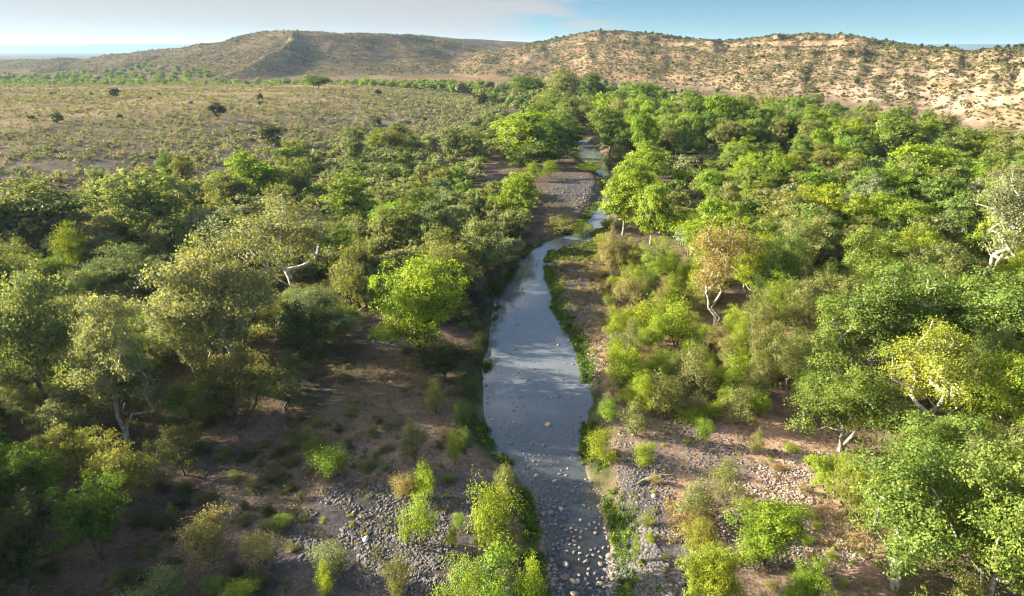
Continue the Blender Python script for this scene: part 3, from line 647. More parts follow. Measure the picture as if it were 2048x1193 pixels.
SHRUBS = [
 (985, 1120, 950, 110, 'yg', 'large yellow-green shrub on the near left bank, first from the bend in the bank'), (1010, 1000, 925, 50, 'olive', 'olive shrub behind the large yellow-green one on the near left bank'),
 (1000, 1250, 1085, 150, 'lime', 'largest bright green shrub at the bottom of the near left bank'), (930, 1260, 1110, 110, 'lime', 'bright green shrub outward of the largest one on the near left bank'),
 (1060, 1240, 1110, 60, 'yg', 'yellow-green shrub right at the water beside the largest bright shrub'), (1010, 1130, 1040, 80, 'tan', 'tan tangled shrub between the two big shrubs of the near left bank'),
 (838, 1090, 985, 90, 'yg', 'feathery yellow-green shrub on the left gravel bar'), (850, 1000, 925, 60, 'yg', 'upright yellow-green shrub just behind the feathery one on the left bar'),
 (810, 1000, 940, 60, 'tan', 'tan shrub leaning against the upright yellow-green one on the left bar'), (795, 1200, 1105, 62, 'olive', 'grey-olive shrub standing alone on dark cobbles'),
 (665, 1160, 1075, 85, 'grey', 'pale green open shrub on dark cobbles beside the sand'), (655, 1200, 1120, 45, 'yg', 'small bright shrub at the foot of the pale green open one'),
 (480, 1230, 1165, 80, 'yg', 'bright yellow-green shrub cut by the bottom edge in the shade'), (425, 1130, 1020, 125, 'tan', 'tan-olive shrub catching sun in the shaded ground'),
 (530, 1130, 1060, 95, 'tan', 'sunlit tan-green shrub next to the gravel'), (330, 1220, 1140, 130, 'olive', 'dim olive shrub at the bottom edge'), (665, 960, 885, 85, 'lime', 'vivid green rounded shrub glowing in the shade'),
 (630, 910, 870, 50, 'green', 'small green shrub behind the vivid rounded one'), (828, 920, 838, 62, 'olive', 'upright olive shrub on the left bank opposite the stones'), (873, 830, 748, 40, 'olive', 'tall narrow olive shrub on the left bank'),
 (910, 930, 862, 36, 'yg', 'narrow yellow-green shrub close to the water, left bank'), (200, 930, 880, 80, 'olive', 'dim shrub at the edge of the deep shade'), (920, 1060, 1020, 30, 'lime', 'very small bright shrub on the left cobbles'),
 (905, 1090, 1050, 30, 'yg', 'very small yellow shrub on the left cobbles'), (345, 1030, 1000, 20, 'yg', 'tiny lit shrub alone in the dark ground'), (470, 770, 730, 60, 'brown', 'dull shrub in the deep shade'),
 (1200, 930, 858, 75, 'yg', 'yellow-green shrub at the narrow of the right bank'), (1215, 850, 790, 50, 'lime', 'bright bush hugging the right bank'), (1295, 1050, 1020, 36, 'yellow', 'small yellow bush alone on pale cobbles'),
 (1408, 890, 832, 42, 'lime', 'small green bush alone on the shaded gravel'), (1510, 910, 855, 40, 'olive', 'small grey-green bush in the sunny clearing'), (1390, 1040, 955, 90, 'grey', 'grey-green spreading bush on the right gravel'),
 (1450, 1010, 920, 80, 'olive', 'olive bush behind the spreading grey-green one'), (1395, 1110, 1035, 75, 'yellow', 'yellow-tinged bush at the sunny gravel'), (1290, 935, 880, 60, 'yg', 'yellow-green bush just inland of the right bank'),
 (1270, 870, 800, 70, 'olive', 'olive bush above the right bank'), (1245, 790, 690, 75, 'yg', 'tall yellow-green bush on the right bank beside pale ground'), (1330, 840, 740, 80, 'olive', 'dim olive bush inland of the right bank'),
 (1380, 800, 690, 90, 'grey', 'grey-green bush inland of the right bank'), (1350, 700, 585, 110, 'yg', 'tall yellow-green thicket bush beside the tan sycamore'), (1290, 690, 590, 90, 'yg', 'yellow-green bush in the sunlit thicket'),
 (1260, 620, 540, 70, 'tan', 'tan bush in the sunlit thicket'), (1470, 850, 770, 90, 'olive', 'bush at the back of the gravel clearing'), (1480, 790, 700, 80, 'yg', 'yellow-green bush below the olive willow'),
 (1270, 1130, 1060, 20, 'yg', 'tiny plant on the right cobbles'), (1930, 1230, 1140, 80, 'olive', 'shrub under the gnarled near sycamore'), (1180, 345, 322, 70, 'yg', 'low yellow-green bush on the gravel island'), (1235, 330, 290, 60, 'green', 'green bush over the far pool'),
 (1130, 470, 430, 80, 'olive', 'olive bush on the gravel island near the riffle'), (1170, 480, 440, 50, 'yg', 'yellow-green bush on the riffle edge'), (1015, 560, 500, 50, 'dark', 'dark bush leaning over the narrow water'), (1000, 600, 540, 40, 'dark', 'dark bush at the left bank of the pool'),
 (960, 560, 500, 70, 'brown', 'dull olive bush inland of the narrow water'), (920, 520, 460, 70, 'brown', 'dull olive bush behind the narrow water'), (940, 800, 745, 44, 'deep', 'deep green bush at the left water edge'), (925, 860, 800, 44, 'deep', 'second deep green bush along the left water edge'),
 (930, 910, 850, 40, 'deep', 'third deep green bush along the left water edge'), (952, 730, 670, 44, 'dark', 'dark bush below the yellow-green cottonwood'),
]
for hrec in HEROES:
    k, px_, pb, pt, w_, col_, lab, sh, bk, pr, rt = hrec
    hero(k, px_, pb, pt, w_, col_, lab, sh, bk, pr, rt)
for (px_, pb, pt, w_, col_, lab) in SHRUBS: hero('bush', px_, pb, pt, w_, col_, lab)

# ------------------------------------------------------------------ the rest of the wood, each tree by itself
def inpoly(px, py, poly):
    r = False; n = len(poly); j = n-1
    for i in range(n):
        xi, yi = poly[i]; xj, yj = poly[j]
        if (yi > py) != (yj > py) and px < (xj-xi)*(py-yi)/(yj-yi)+xi: r = not r
        j = i
    return r
taken = [(a['x'], a['y'], a['W']*0.5*(0.62 if a['kind'] != 'bush' else 0.8)) for a in ALL]
GRID = {}
def gadd(x, y, r): GRID.setdefault((int(x//12), int(y//12)), []).append((x, y, r))
for t_ in taken: gadd(*t_)
def free(x, y, r):
    gx, gy = int(x//12), int(y//12)
    for i in (-1, 0, 1):
        for j in (-1, 0, 1):
            for (a, b, q) in GRID.get((gx+i, gy+j), ()):
                if (a-x)**2+(b-y)**2 < (q+r)**2: return False
    return True
Pleft = [(-500, 560), (-300, 490), (0, 452), (250, 432), (420, 380), (600, 340), (780, 300), (940, 256), (1000, 222), (1100, 300), (1085, 345), (1078, 370), (1062, 440), (1040, 478), (990, 540), (950, 600), (900, 640), (760, 620), (640, 740), (560, 830), (420, 860), (330, 900), (180, 900), (60, 960), (-60, 1300), (-900, 1300)]
Pright = [(1245, 470), (1240, 350), (1225, 270), (1190, 215), (1350, 214), (1560, 236), (1700, 266), (1900, 318), (2060, 352), (2600, 400), (3300, 1400), (1780, 1300), (1760, 1060), (1780, 950), (1600, 850), (1560, 760), (1460, 650), (1400, 560), (1340, 500)]
Pmid = [(985, 218), (940, 200), (860, 190), (1150, 182), (1330, 196), (1340, 214), (1190, 215), (1235, 262), (1215, 296), (1170, 284), (1110, 300), (1040, 235)]
Pstrip = [(-300, 173), (0, 176), (400, 176), (900, 178), (985, 190), (940, 196), (600, 188), (200, 187), (-300, 185)]
Pband = [(1215, 600), (1200, 520), (1290, 520), (1420, 570), (1460, 650), (1570, 780), (1500, 850), (1440, 850), (1330, 850), (1250, 820), (1225, 700)]
# dark gaps of the photo, kept open
GAPS = [(1035, 356, 85, 26), (1150, 380, 48, 60), (1640, 545, 40, 22), (1370, 395, 22, 18), (1500, 640, 40, 18), (1240, 600, 20, 30), (1620, 660, 45, 16), (450, 935, 220, 60), (1980, 1215, 60, 30)]
FILL = []
rs = random.Random(11)
def fill(poly, y0, y1, n, chooser, xr=(-420, 420), gap=1.0):
    cnt = 0
    for q in range(n):
        y = math.exp(rs.uniform(math.log(y0), math.log(y1))); y = y if rs.random() < 1 else y
        x = rs.uniform(-1.15, 1.15)*y*1.0
        if rs.random() > (y/y1)**0.0: continue
        pxx, pyy, _ = proj(x, y, 1.5); pxx = float(pxx); pyy = float(pyy)
        if not inpoly(pxx, pyy, poly): continue
        if any(((pxx-g[0])/g[2])**2+((pyy-g[1])/g[3])**2 < 1 for g in GAPS): continue
        kind, Hh, Wd, col = chooser(pxx, pyy, x, y)
        if not free(x, y, Wd*0.5*0.56*gap): continue
        if float(river_d(np.array(x), np.array(y))) < Wd*0.30: continue
        gadd(x, y, Wd*0.5*0.56*gap); FILL.append((kind, x, y, Hh, Wd, col)); cnt += 1
    return cnt
pick = lambda c: rs.choices([a for a, _ in c], [b for _, b in c])[0]
def chL(px, py, x, y):
    if rs.random() < 0.10 and py > 300: return 'cottonwood', rs.uniform(7, 10), rs.uniform(6, 8.5), pick([('grey', 4), ('green', 3), ('olive', 3)])
    k = 1.0
    return 'mesquite', rs.uniform(3.2, 5.8)*k, rs.uniform(5.0, 8.0)*k, pick([('olive', 6), ('green', 3), ('grey', 4), ('dark', 1), ('pale', 3)])
def chR(px, py, x, y):
    t = rs.random()
    if py < 330:
        if t < 0.62: return 'cottonwood', rs.uniform(9, 13.5), rs.uniform(7, 11), pick([('green', 6), ('lime', 2), ('olive', 3), ('deep', 2), ('yg', 1), ('grey', 1)])
        return 'mesquite', rs.uniform(4, 6), rs.uniform(6, 8), pick([('olive', 4), ('grey', 2), ('green', 2)])
    if py < 520:
        if px < 1420 or (px < 1950 and t < 0.55): return 'mesquite', rs.uniform(4, 6.2), rs.uniform(6, 9), pick([('olive', 5), ('grey', 3), ('pale', 4), ('green', 2), ('yg', 2)])
        if t < 0.75: return 'sycamore', rs.uniform(8, 11), rs.uniform(7, 10), pick([('green', 3), ('olive', 3), ('pale', 2), ('yg', 1)])
        return 'cottonwood', rs.uniform(7, 10), rs.uniform(6, 9), pick([('lime', 2), ('green', 3), ('yg', 2)])
    if t < 0.45: return 'sycamore', rs.uniform(8, 11), rs.uniform(7, 9.5), pick([('green', 4), ('olive', 2), ('yg', 1)])
    if t < 0.7: return 'willow_tree', rs.uniform(5, 8), rs.uniform(3.5, 5), pick([('olive', 3), ('yg', 2), ('green', 2)])
    return 'mesquite', rs.uniform(4, 6), rs.uniform(5, 7.5), pick([('olive', 3), ('green', 3), ('dark', 1)])
def chM(px, py, x, y): return 'cottonwood', rs.uniform(8, 13), rs.uniform(8, 12), pick([('green', 5), ('olive', 3), ('grey', 2), ('deep', 1)])
def chS(px, py, x, y): return 'cottonwood', rs.uniform(7.5, 11), rs.uniform(8, 12), pick([('green', 4), ('olive', 2), ('grey', 2), ('lime', 2)])
def chB(px, py, x, y):
    if rs.random() < 0.25: return 'willow_tree', rs.uniform(3.5, 5.5), rs.uniform(2.4, 3.4), pick([('yg', 4), ('olive', 2), ('tan', 1)])
    return 'bush', rs.uniform(1.4, 3.0), rs.uniform(1.8, 3.2), pick([('yg', 5), ('olive', 3), ('tan', 2), ('yellow', 1), ('grey', 1)])
fill(Pleft, 38, 420, 30000, chL); fill(Pright, 30, 480, 42000, chR); fill(Pmid, 200, 600, 9000, chM); fill(Pstrip, 380, 800, 9000, chS, gap=0.8)
fill(Pband, 50, 130, 9000, chB, gap=0.75)
fill([(-150, 158), (150, 160), (300, 152), (420, 157), (420, 172), (-150, 173)], 640, 980, 1500, chS, gap=1.7)
for q in range(2200):                     # tall trees outside the frame on the sun side, whose shade lies over the near left ground
    x = rs.uniform(-95, -34); y = rs.uniform(22, 92)
    if x > -0.78*y-3 or not free(x, y, 2.4): continue
    gadd(x, y, 2.4); FILL.append(('cottonwood', x, y, rs.uniform(10, 14.5), rs.uniform(8, 11), pick([('green', 2), ('grey', 2), ('olive', 1)])))
print('FILL', len(FILL))
# largest in the picture first
def px_size(f): 
    zc_ = f[2]*cp+HC*sp; inside = abs(f[1]) < f[2]*0.80+3; return (f[3]*f[4])**0.5/zc_*(1 if inside else 0.25)
FILL.sort(key=px_size, reverse=True)
cap = {'cottonwood_tree': 290, 'sycamore_tree': 290, 'mesquite_tree': 295, 'willow_tree': 290, 'streamside_shrub': 200}
used = {}
for a in ALL: used[NAMES[a['kind']]] = used.get(NAMES[a['kind']], 0)+1
FAR = []
for f in FILL:
    nm_ = NAMES[f[0]]; inview = abs(f[1]) < f[2]*0.80+8
    if used.get(nm_, 0) >= cap[nm_] or (not inview and f[2] > 200): FAR.append(f); continue
    used[nm_] = used.get(nm_, 0)+1
    place(f[0], f[1], f[2], float(hgt(f[1], f[2])), f[3], f[4], f[5])
print('placed', used, 'far', len(FAR))

# ------------------------------------------------------------------ low scattered shrubs on sand and gravel
SC = []
def scatter_bush(poly, n, hr, wr, cols, gap=1.0):
    k = 0
    for q in range(n*30):
        if k >= n: break
        pxx = rs.uniform(min(p[0] for p in poly), max(p[0] for p in poly)); pyy = rs.uniform(min(p[1] for p in poly), max(p[1] for p in poly))
        if not inpoly(pxx, pyy, poly): continue
        x, y = flat(pxx, pyy, 1.0); Hh, Wd = rs.uniform(*hr), rs.uniform(*wr)
        if not free(x, y, Wd*0.4*gap) or float(river_d(x, y)) < 0.5: continue
        gadd(x, y, Wd*0.4); SC.append((float(x), float(y), Hh, Wd, pick(cols))); k += 1
scatter_bush([(560, 700), (900, 560), (960, 650), (940, 900), (900, 1000), (700, 980), (560, 860)], 46, (0.4, 1.1), (0.7, 1.9), [('dark', 3), ('olive', 3), ('brown', 3), ('green', 1)])
scatter_bush([(0, 1000), (300, 900), (600, 860), (700, 980), (600, 1100), (560, 1190), (0, 1190)], 60, (0.5, 1.3), (0.9, 2.2), [('dark', 4), ('olive', 2), ('brown', 2), ('green', 2)])
scatter_bush([(640, 980), (950, 980), (960, 1190), (600, 1190)], 14, (0.3, 0.7), (0.4, 1.0), [('yg', 1), ('olive', 2), ('green', 1)])
scatter_bush([(1240, 860), (1500, 860), (1700, 960), (1740, 1190), (1240, 1190)], 34, (0.35, 1.0), (0.5, 1.4), [('yg', 2), ('olive', 3), ('tan', 2), ('grey', 1)])
scatter_bush([(1205, 430), (1300, 440), (1300, 545), (1195, 540)], 16, (1.2, 2.4), (1.8, 3.2), [('olive', 3), ('yg', 3), ('tan', 2)])
scatter_bush([(1120, 520), (1210, 500), (1230, 700), (1240, 800), (1190, 760)], 42, (0.4, 1.1), (0.6, 1.5), [('tan', 3), ('olive', 3), ('yg', 1)])
scatter_bush([(960, 490), (1060, 480), (1010, 600), (960, 680), (930, 620)], 26, (0.7, 1.8), (1.2, 2.6), [('dark', 3), ('brown', 2), ('olive', 2)])
scatter_bush([(1090, 360), (1210, 350), (1190, 420), (1160, 470), (1080, 490), (1060, 440)], 16, (0.6, 1.6), (1.2, 2.8), [('olive', 3), ('tan', 2), ('yg', 2)])

SC.sort(key=lambda q: -(q[2]*q[3])**0.5/(q[1]+12))
nb = 300-sum(a['kind'] == 'bush' for a in ALL)
for q in SC[:nb]: place('bush', q[0], q[1], float(hgt(q[0], q[1])), q[2], q[3], q[4])
LOW = SC[nb:]
print('bushes', nb, len(LOW))
# ------------------------------------------------------------------ junipers on skyline and hillsides
rj = random.Random(5)
def column_ground(px, D):
    x = D*cp*1.0; xx = (px-CX)/FPX*(D*cp+8); return xx
JN = 0
def jun(px, D, Hh, Wd, col='jun'):
    global JN
    x = (px-CX)/FPX*(D*cp+5); z = float(hgt(x, D))
    place('juniper', x, D, z, Hh, Wd, col, GREYB); JN += 1
for k in range(95):                      # mesa crest
    p = rj.uniform(1100, 2060) if k < 70 else rj.uniform(1120, 1400); D = float(np.interp(p, MX, MC))+rj.uniform(-45, 25); jun(p, D, rj.uniform(3.0, 5.5), rj.uniform(3.5, 6.5))
for k in range(56):                      # crest of the big hill
    p = rj.uniform(440, 900); D = float(np.interp(p, [440, 515, 600, 700, 760, 840, 900], [1250, 1180, 1150, 1200, 1300, 1450, 1600]))+rj.uniform(-25, 10); jun(p, D, rj.uniform(3, 5), rj.uniform(3.5, 6))
for k in range(75):                      # slopes
    p = rj.uniform(1180, 2080); s_ = rj.random()**0.6; F_ = float(np.interp(p, MX, MF)); C_ = float(np.interp(p, MX, MC)); jun(p, F_+(C_-F_)*s_, rj.uniform(2, 4), rj.uniform(2.5, 5), rj.choice(['jun', 'dark', 'dark']))
for k in range(22):
    p = rj.uniform(-20, 950); jun(p, rj.uniform(640, 1300), rj.uniform(2, 4), rj.uniform(3, 5), 'dark')
for k in range(14):
    p = rj.uniform(20, 900); y0 = rj.uniform(200, 380); jun(p, y0, rj.uniform(1.2, 2.0), rj.uniform(1.6, 2.8), 'dark')

# ------------------------------------------------------------------ labels: colour, kind and how it stands to the nearest named tree
marks = [a for a in ALL if a['short'] and a['kind'] != 'juniper']
jm = []
for nm_, p_, d_ in [('left shoulder of the big hill', 480, 1000), ('summit of the big hill', 600, 960), ('long back of the big hill', 760, 1080), ('saddle between the hills', 900, 1480), ('foot of the big hill', 520, 760), ('low hills toward the plateau', 200, 1000),
                    ('tip of the mesa spur', 930, 900), ('first knoll of the mesa rim', 1200, 1060), ('end of the first mesa knoll', 1330, 1000), ('dip in the mesa rim', 1440, 920), ('second knoll of the mesa rim', 1600, 860), ('outer end of the second knoll', 1800, 720),
                    ('cliff band', 1500, 700), ('slope under the first knoll', 1250, 800), ('slope under the second knoll', 1650, 560), ('pale outer hillside', 1900, 420), ('outer end of the rim', 2010, 600), ('creek end of the terrace', 900, 330), ('middle of the terrace', 500, 300), ('outer part of the terrace', 150, 260)]:
    jm.append(dict(x=(p_-CX)/FPX*(d_*cp+5), y=d_, short=nm_))
ORD = ['first', 'second', 'third', 'fourth', 'fifth', 'sixth', 'seventh', 'eighth', 'ninth', 'tenth', 'eleventh', 'twelfth', 'thirteenth', 'fourteenth', 'fifteenth', 'sixteenth', 'seventeenth', 'eighteenth', 'nineteenth', 'twentieth']
buck = {}
for a in ALL:
    if a['label']: a['o']['label'] = a['label']; continue
    m = min(jm if a['kind'] == 'juniper' else marks, key=lambda q: (q['x']-a['x'])**2+(q['y']-a['y'])**2)
    dx, dy = a['x']-m['x'], a['y']-m['y']; side_ = 1 if m['x'] > 12 else -1
    rel = ('beyond' if dy > 0 else 'in front of') if abs(dy) > abs(dx) else ('hillward of' if dx*side_ > 0 else 'creekward of')
    size = {'bush': ('low', 'full'), 'mesquite': ('low', 'broad'), 'juniper': ('small', 'stout')}.get(a['kind'], ('short', 'tall'))[0 if a['H'] < {'bush': 1.2, 'mesquite': 4.6, 'juniper': 3.4, 'willow_tree': 5.5}.get(a['kind'], 9.3) else 1]
    buck.setdefault((size, a['col'], a['kind'], rel, m['short']), []).append(((dx*dx+dy*dy), a))
for (size, col_, kd, rel, sh), L in buck.items():
    L.sort(key=lambda t: t[0])
    for i, (_, a) in enumerate(L):
        o_ = '' if len(L) == 1 else (ORD[i] if i < 20 else 'farthest')+' '
        a['o']['label'] = f"{o_}{size} {CNAME[col_]} {WORD[kd]} {rel} the {sh}"

# ------------------------------------------------------------------ far wood, scrub and ground cover that nobody could count
def cheap_plant(rng, n, flatten=0.7, lumps=7, lr=0.45):
    c = unit(rng.normal(size=(lumps, 3)))*0.62*(rng.random((lumps, 1))**0.4); c[:, 2] = np.abs(c[:, 2])*0.9+0.15
    k = rng.integers(0, lumps, n); d = unit(rng.normal(size=(n, 3))); d[:, 2] = np.abs(d[:, 2])*0.8+d[:, 2]*0.2
    p = c[k]+d*lr*(rng.random((n, 1))**0.35)
    nn = unit(d+np.array([0, 0, 0.4])+rng.normal(size=(n, 3))*0.5)
    p[:, 2] = np.maximum(p[:, 2], 0.02)
    return p, nn
def mass(name, items, nleaf, leaf, seed, label, aspect=0.7, nproto=8, lumps=7, lr=0.45, mat=None):
    """items: x, y, z, half width, height, r, g, b -> one mesh"""
    rng = np.random.default_rng(seed); pr = [cheap_plant(rng, nleaf, lumps=lumps, lr=lr) for _ in range(nproto)]
    items = np.asarray(items, float); Vs = []; F = []; T = []
    pid = rng.integers(0, nproto, len(items)); rot = rng.random(len(items))*6.283
    for k in range(nproto):
        I = items[pid == k]; r_ = rot[pid == k]
        if len(I) == 0: continue
        P0, N0 = pr[k]; c_, s_ = np.cos(r_)[:, None], np.sin(r_)[:, None]
        X = (P0[None, :, 0]*c_-P0[None, :, 1]*s_); Y = (P0[None, :, 0]*s_+P0[None, :, 1]*c_)
        NX = N0[None, :, 0]*c_-N0[None, :, 1]*s_; NY = N0[None, :, 0]*s_+N0[None, :, 1]*c_
        pts = np.stack([I[:, None, 0]+X*I[:, None, 3], I[:, None, 1]+Y*I[:, None, 3], I[:, None, 2]-0.05+P0[None, :, 2]*I[:, None, 4]*0.9], -1)
        nn = np.stack([NX, NY, np.repeat(N0[None, :, 2], len(I), 0)], -1)
        sz = np.repeat((leaf*(I[:, 3]*0.6+I[:, 4]*0.4))[:, None], nleaf, 1).ravel()
        V_, _ = leaves(rng, pts.reshape(-1, 3), nn.reshape(-1, 3), 1.0, aspect)
        ctr = np.repeat(pts.reshape(-1, 3), 4, 0); V_ = ctr+(V_-ctr)*np.repeat(sz, 4)[:, None]
        Vs.append(V_); F.append(np.repeat(I[:, 5:8], nleaf, 0)); T.append(np.clip(0.5+rng.normal(size=len(I)*nleaf)*0.17, 0, 1))
    V_ = np.concatenate(Vs); Q_ = np.arange(len(V_)).reshape(-1, 4)
    o = link(name, mesh_np(name, V_, Q_, mat or M_SCRUB, fcol=np.concatenate(F), tone=np.concatenate(T)))
    o['kind'] = 'stuff'; o['label'] = label
    return o
def jitc(rng, base, n, a=0.15, b=0.06):
    v = 1+rng.normal(size=(n, 1))*a; return np.clip(np.array(base)[None]*v*(1+rng.normal(size=(n, 3))*b), 0.005, 0.9)
rg = np.random.default_rng(3)
if FAR:
    it = []
    for f in FAR:
        cc = np.array(COL[f[5]])*(0.9+0.2*rs.random()); z = float(hgt(f[1], f[2])); hf = f[3] if f[0] not in ('mesquite', 'bush') else f[3]
        it.append((f[1], f[2], z+0.12*hf, f[4]*0.5, hf*0.80, *cc))
    mass('far_woodland', it, 620, 0.15, 31, 'mass of far green trees filling the valley floor', lumps=14, lr=0.38)
def region_pts(n, y0, y1, tx0, tx1, rng, power=0.5):
    y = y0+(y1-y0)*rng.random(n)**power; x = (tx0+(tx1-tx0)*rng.random(n))*y; return x, y
if LOW: mass('low_scrub', [(q[0], q[1], float(hgt(q[0], q[1])), q[3]*0.5, q[2]*0.85, *COL[q[4]]) for q in LOW], 260, 0.17, 32, 'smallest low plants dotted over sand and gravel', aspect=0.4, lumps=14, lr=0.4)
# open terrace scrub
x, y = region_pts(64000, 110, 560, -1.05, 0.02, rg, 0.7)
td = terrace_d(x, y); rd = river_d(x, y)
m = (td > -8) & (rd > 15) & (rg.random(len(x)) < 0.10+0.9*sstep(-0.06, 0.12, fbm(x/11, y/8, 4, 301))*(0.45+0.55*sstep(120, 40, td))+0.30*sstep(110, 60, td)+0.45*sstep(0.0, 0.1, fbm(x/30, y/14, 3, 303)))
x, y = x[m], y[m]; n = len(x); z = hgt(x, y)
big = sstep(70, 10, terrace_d(x, y))
w = (0.35+1.05*rg.random(n)**2.2)*(1+0.7*big*rg.random(n)); h = w*(0.9+0.5*rg.random(n))
cl = np.where((rg.random(n) < 0.55)[:, None], jitc(rg, (0.155, 0.175, 0.080), n), jitc(rg, (0.23, 0.215, 0.125), n)); 
mass('desert_scrub', np.column_stack([x, y, z, w, h, cl]), 52, 0.30, 33, 'grey-green desert scrub dotted over the dry terrace')
# hill scrub
x, y = region_pts(230000, 230, 1500, -0.85, 0.95, rg, 0.75)
z = hgt(x, y); pxx, pyy, _ = proj(x, y, z)
onhill = (z > 4.5) & ~((terrace_d(x, y) > 0) & (y < 560))
dens = 0.30+0.35*(x > 0.05*y)+0.9*sstep(-0.1, 0.12, fbm(x/40, y/40, 4, 311))
cxp = col_px(x, y); top = sstep(0.55, 0.95, (y-np.interp(cxp, MX, MF))/(np.interp(cxp, MX, MC)-np.interp(cxp, MX, MF)))*(cxp > 1050)
m = onhill & (rg.random(len(x)) < np.clip(dens+0.8*top, 0, 1)*np.clip(y/600, 0.45, 1))
x, y, z, top = x[m], y[m], z[m], top[m]; n = len(x)
w = (0.8+1.4*rg.random(n)**2.5)*(1+0.75*top*rg.random(n)); h = w*(0.85+0.4*rg.random(n))
cl = np.where((rg.random(n) < 0.35+0.55*top)[:, None], jitc(rg, (0.078, 0.084, 0.038), n), jitc(rg, (0.155, 0.145, 0.075), n))
mass('hillside_scrub', np.column_stack([x, y, z, w, h, cl]), 22, 0.55, 37, 'dark scrub and low junipers speckling the hills')
print('scrub', n)
# grass and weeds: dense along the water, thin elsewhere
gx = []; 
for i in range(len(wc)-1):
    seg = wc[i+1, :2]-wc[i, :2]; L = np.linalg.norm(seg); k = int(L*26) if wc[i, 1] < 170 else int(L*7)
    for sgn in (-1, 1):
        t = rg.random(k)[:, None]; off = (wc[i, 2]-(0.95 if 46 < wc[i, 1] < 84 else 0.0)+np.abs(rg.normal(size=(k, 1)))*0.85)
        p = wc[i, :2]+seg*t+nm[i]*sgn*off; gx.append(p)
def grass_px(x0, x1, y0, y1, k):
    a = x0+(x1-x0)*rg.random(k); b = y0+(y1-y0)*rg.random(k); q = ray(a, b); t = (0.8-HC)/q[2]; return np.stack([q[0]*t, q[1]*t], 1)
gx += [grass_px(1085, 1215, 470, 525, 1300), grass_px(1195, 1245, 375, 470, 700), grass_px(1060, 1130, 480, 500, 300), grass_px(1090, 1135, 520, 700, 260)]
p = np.concatenate(gx); rd = river_d(p[:, 0], p[:, 1]); keep = (rd > np.where((p[:, 1] > 46) & (p[:, 1] < 84), -1.15, 0.0)+0.5*fbm(p[:, 0]/2, p[:, 1]/2, 3, 331)) & (fbm(p[:, 0]/4, p[:, 1]/4, 3, 333) > np.where(p[:, 0] > 0.02*p[:, 1], -0.09, 0.0)); p = p[keep]; n = len(p)
z = np.maximum(hgt(p[:, 0], p[:, 1]), -0.02); w = 0.22+0.28*rg.random(n)**1.5; h = w*(0.9+0.9*rg.random(n))
cl = np.where((rg.random(n) < 0.45)[:, None], jitc(rg, (0.11, 0.17, 0.015), n), jitc(rg, (0.05, 0.095, 0.018), n))
mass('bank_grass', np.column_stack([p, z, w, h, cl]), 34, 0.36, 41, 'green grass and cress fringing the water', aspect=0.35)
x, y = region_pts(30000, 24, 150, -0.9, 0.9, rg, 0.8); rd = river_d(x, y)
m = (rd > 1.5) & (fbm(x/5, y/5, 4, 341) > -0.05); x, y = x[m], y[m]; n = len(x); z = hgt(x, y)
w = 0.14+0.46*rg.random(n)**2.2; h = w*(0.6+0.8*rg.random(n))
cl = np.where((rg.random(n) < 0.6)[:, None], jitc(rg, (0.17, 0.13, 0.07), n), jitc(rg, (0.10, 0.11, 0.035), n))
mass('dry_weeds', np.column_stack([x, y, z, w, h, cl]), 34, 0.36, 43, 'dry weeds and litter over the sandy ground', aspect=0.25)

def under(name, poly, n, hr, wr, cols, seed, label, nl=60):
    rng = np.random.default_rng(seed); y = 26+(330-26)*rng.random(n)**1.6; x = (rng.random(n)*2-1)*y*0.95; pxx, pyy, _ = proj(x, y, 1.2)
    k = np.array([any(inpoly(a, b, q) for q in poly) for a, b in zip(pxx, pyy)]) & (river_d(x, y) > 0.8) & (fbm(x/7, y/7, 4, seed) > -0.10)
    x, y = x[k], y[k]; n = len(x); w = wr[0]+(wr[1]-wr[0])*rng.random(n)**2; h = w*(hr[0]+(hr[1]-hr[0])*rng.random(n)); ci = rng.integers(0, len(cols), n)
    cl = np.clip(np.array(cols)[ci]*(0.8+0.4*rng.random((n, 1))), 0.01, 0.6)
    mass(name, np.column_stack([x, y, hgt(x, y), w, h, cl]), nl, 0.20, seed, label, aspect=0.35, lumps=12, lr=0.42)
Plow = [(-60, 1240), (-60, 900), (180, 880), (420, 840), (640, 700), (900, 520), (1040, 480), (1000, 600), (955, 700), (940, 900), (760, 960), (620, 1020), (560, 1240)]
under('undergrowth', [Pleft, Pright, Pmid, Pband], 9000, (0.6, 1.2), (0.4, 1.5), [(0.15, 0.16, 0.05), (0.11, 0.125, 0.045), (0.17, 0.14, 0.07), (0.12, 0.16, 0.03)], 61, 'tangled undergrowth beneath the trees')
under('dry_brush', [Plow, Pband, [(1100, 520), (1210, 500), (1240, 800), (1190, 760)]], 16000, (0.5, 1.0), (0.25, 1.0), [(0.10, 0.085, 0.06), (0.08, 0.085, 0.045), (0.15, 0.12, 0.08), (0.07, 0.085, 0.04)], 67, 'dead brush and low weeds on the shaded ground')
def golden(px0, px1, py0, py1, k):
    p = grass_px(px0, px1, py0, py1, k); m = (river_d(p[:, 0], p[:, 1]) > 1.2) & (fbm(p[:, 0]/4, p[:, 1]/4, 3, 351) > -0.08); return p[m]
p = np.concatenate([golden(1120, 1230, 505, 600, 900), golden(1130, 1240, 600, 800, 700), golden(1250, 1420, 500, 640, 700), golden(1330, 1420, 1010, 1100, 260), golden(1620, 1740, 1020, 1110, 260), golden(1090, 1200, 400, 470, 400)]); n = len(p)
w = 0.18+0.4*rg.random(n)**2; h = w*(0.8+0.8*rg.random(n))
mass('dry_grass', np.column_stack([p, hgt(p[:, 0], p[:, 1]), w, h, jitc(rg, (0.27, 0.215, 0.095), n)]), 40, 0.36, 45, 'golden dry grass on the sunny bank', aspect=0.2)
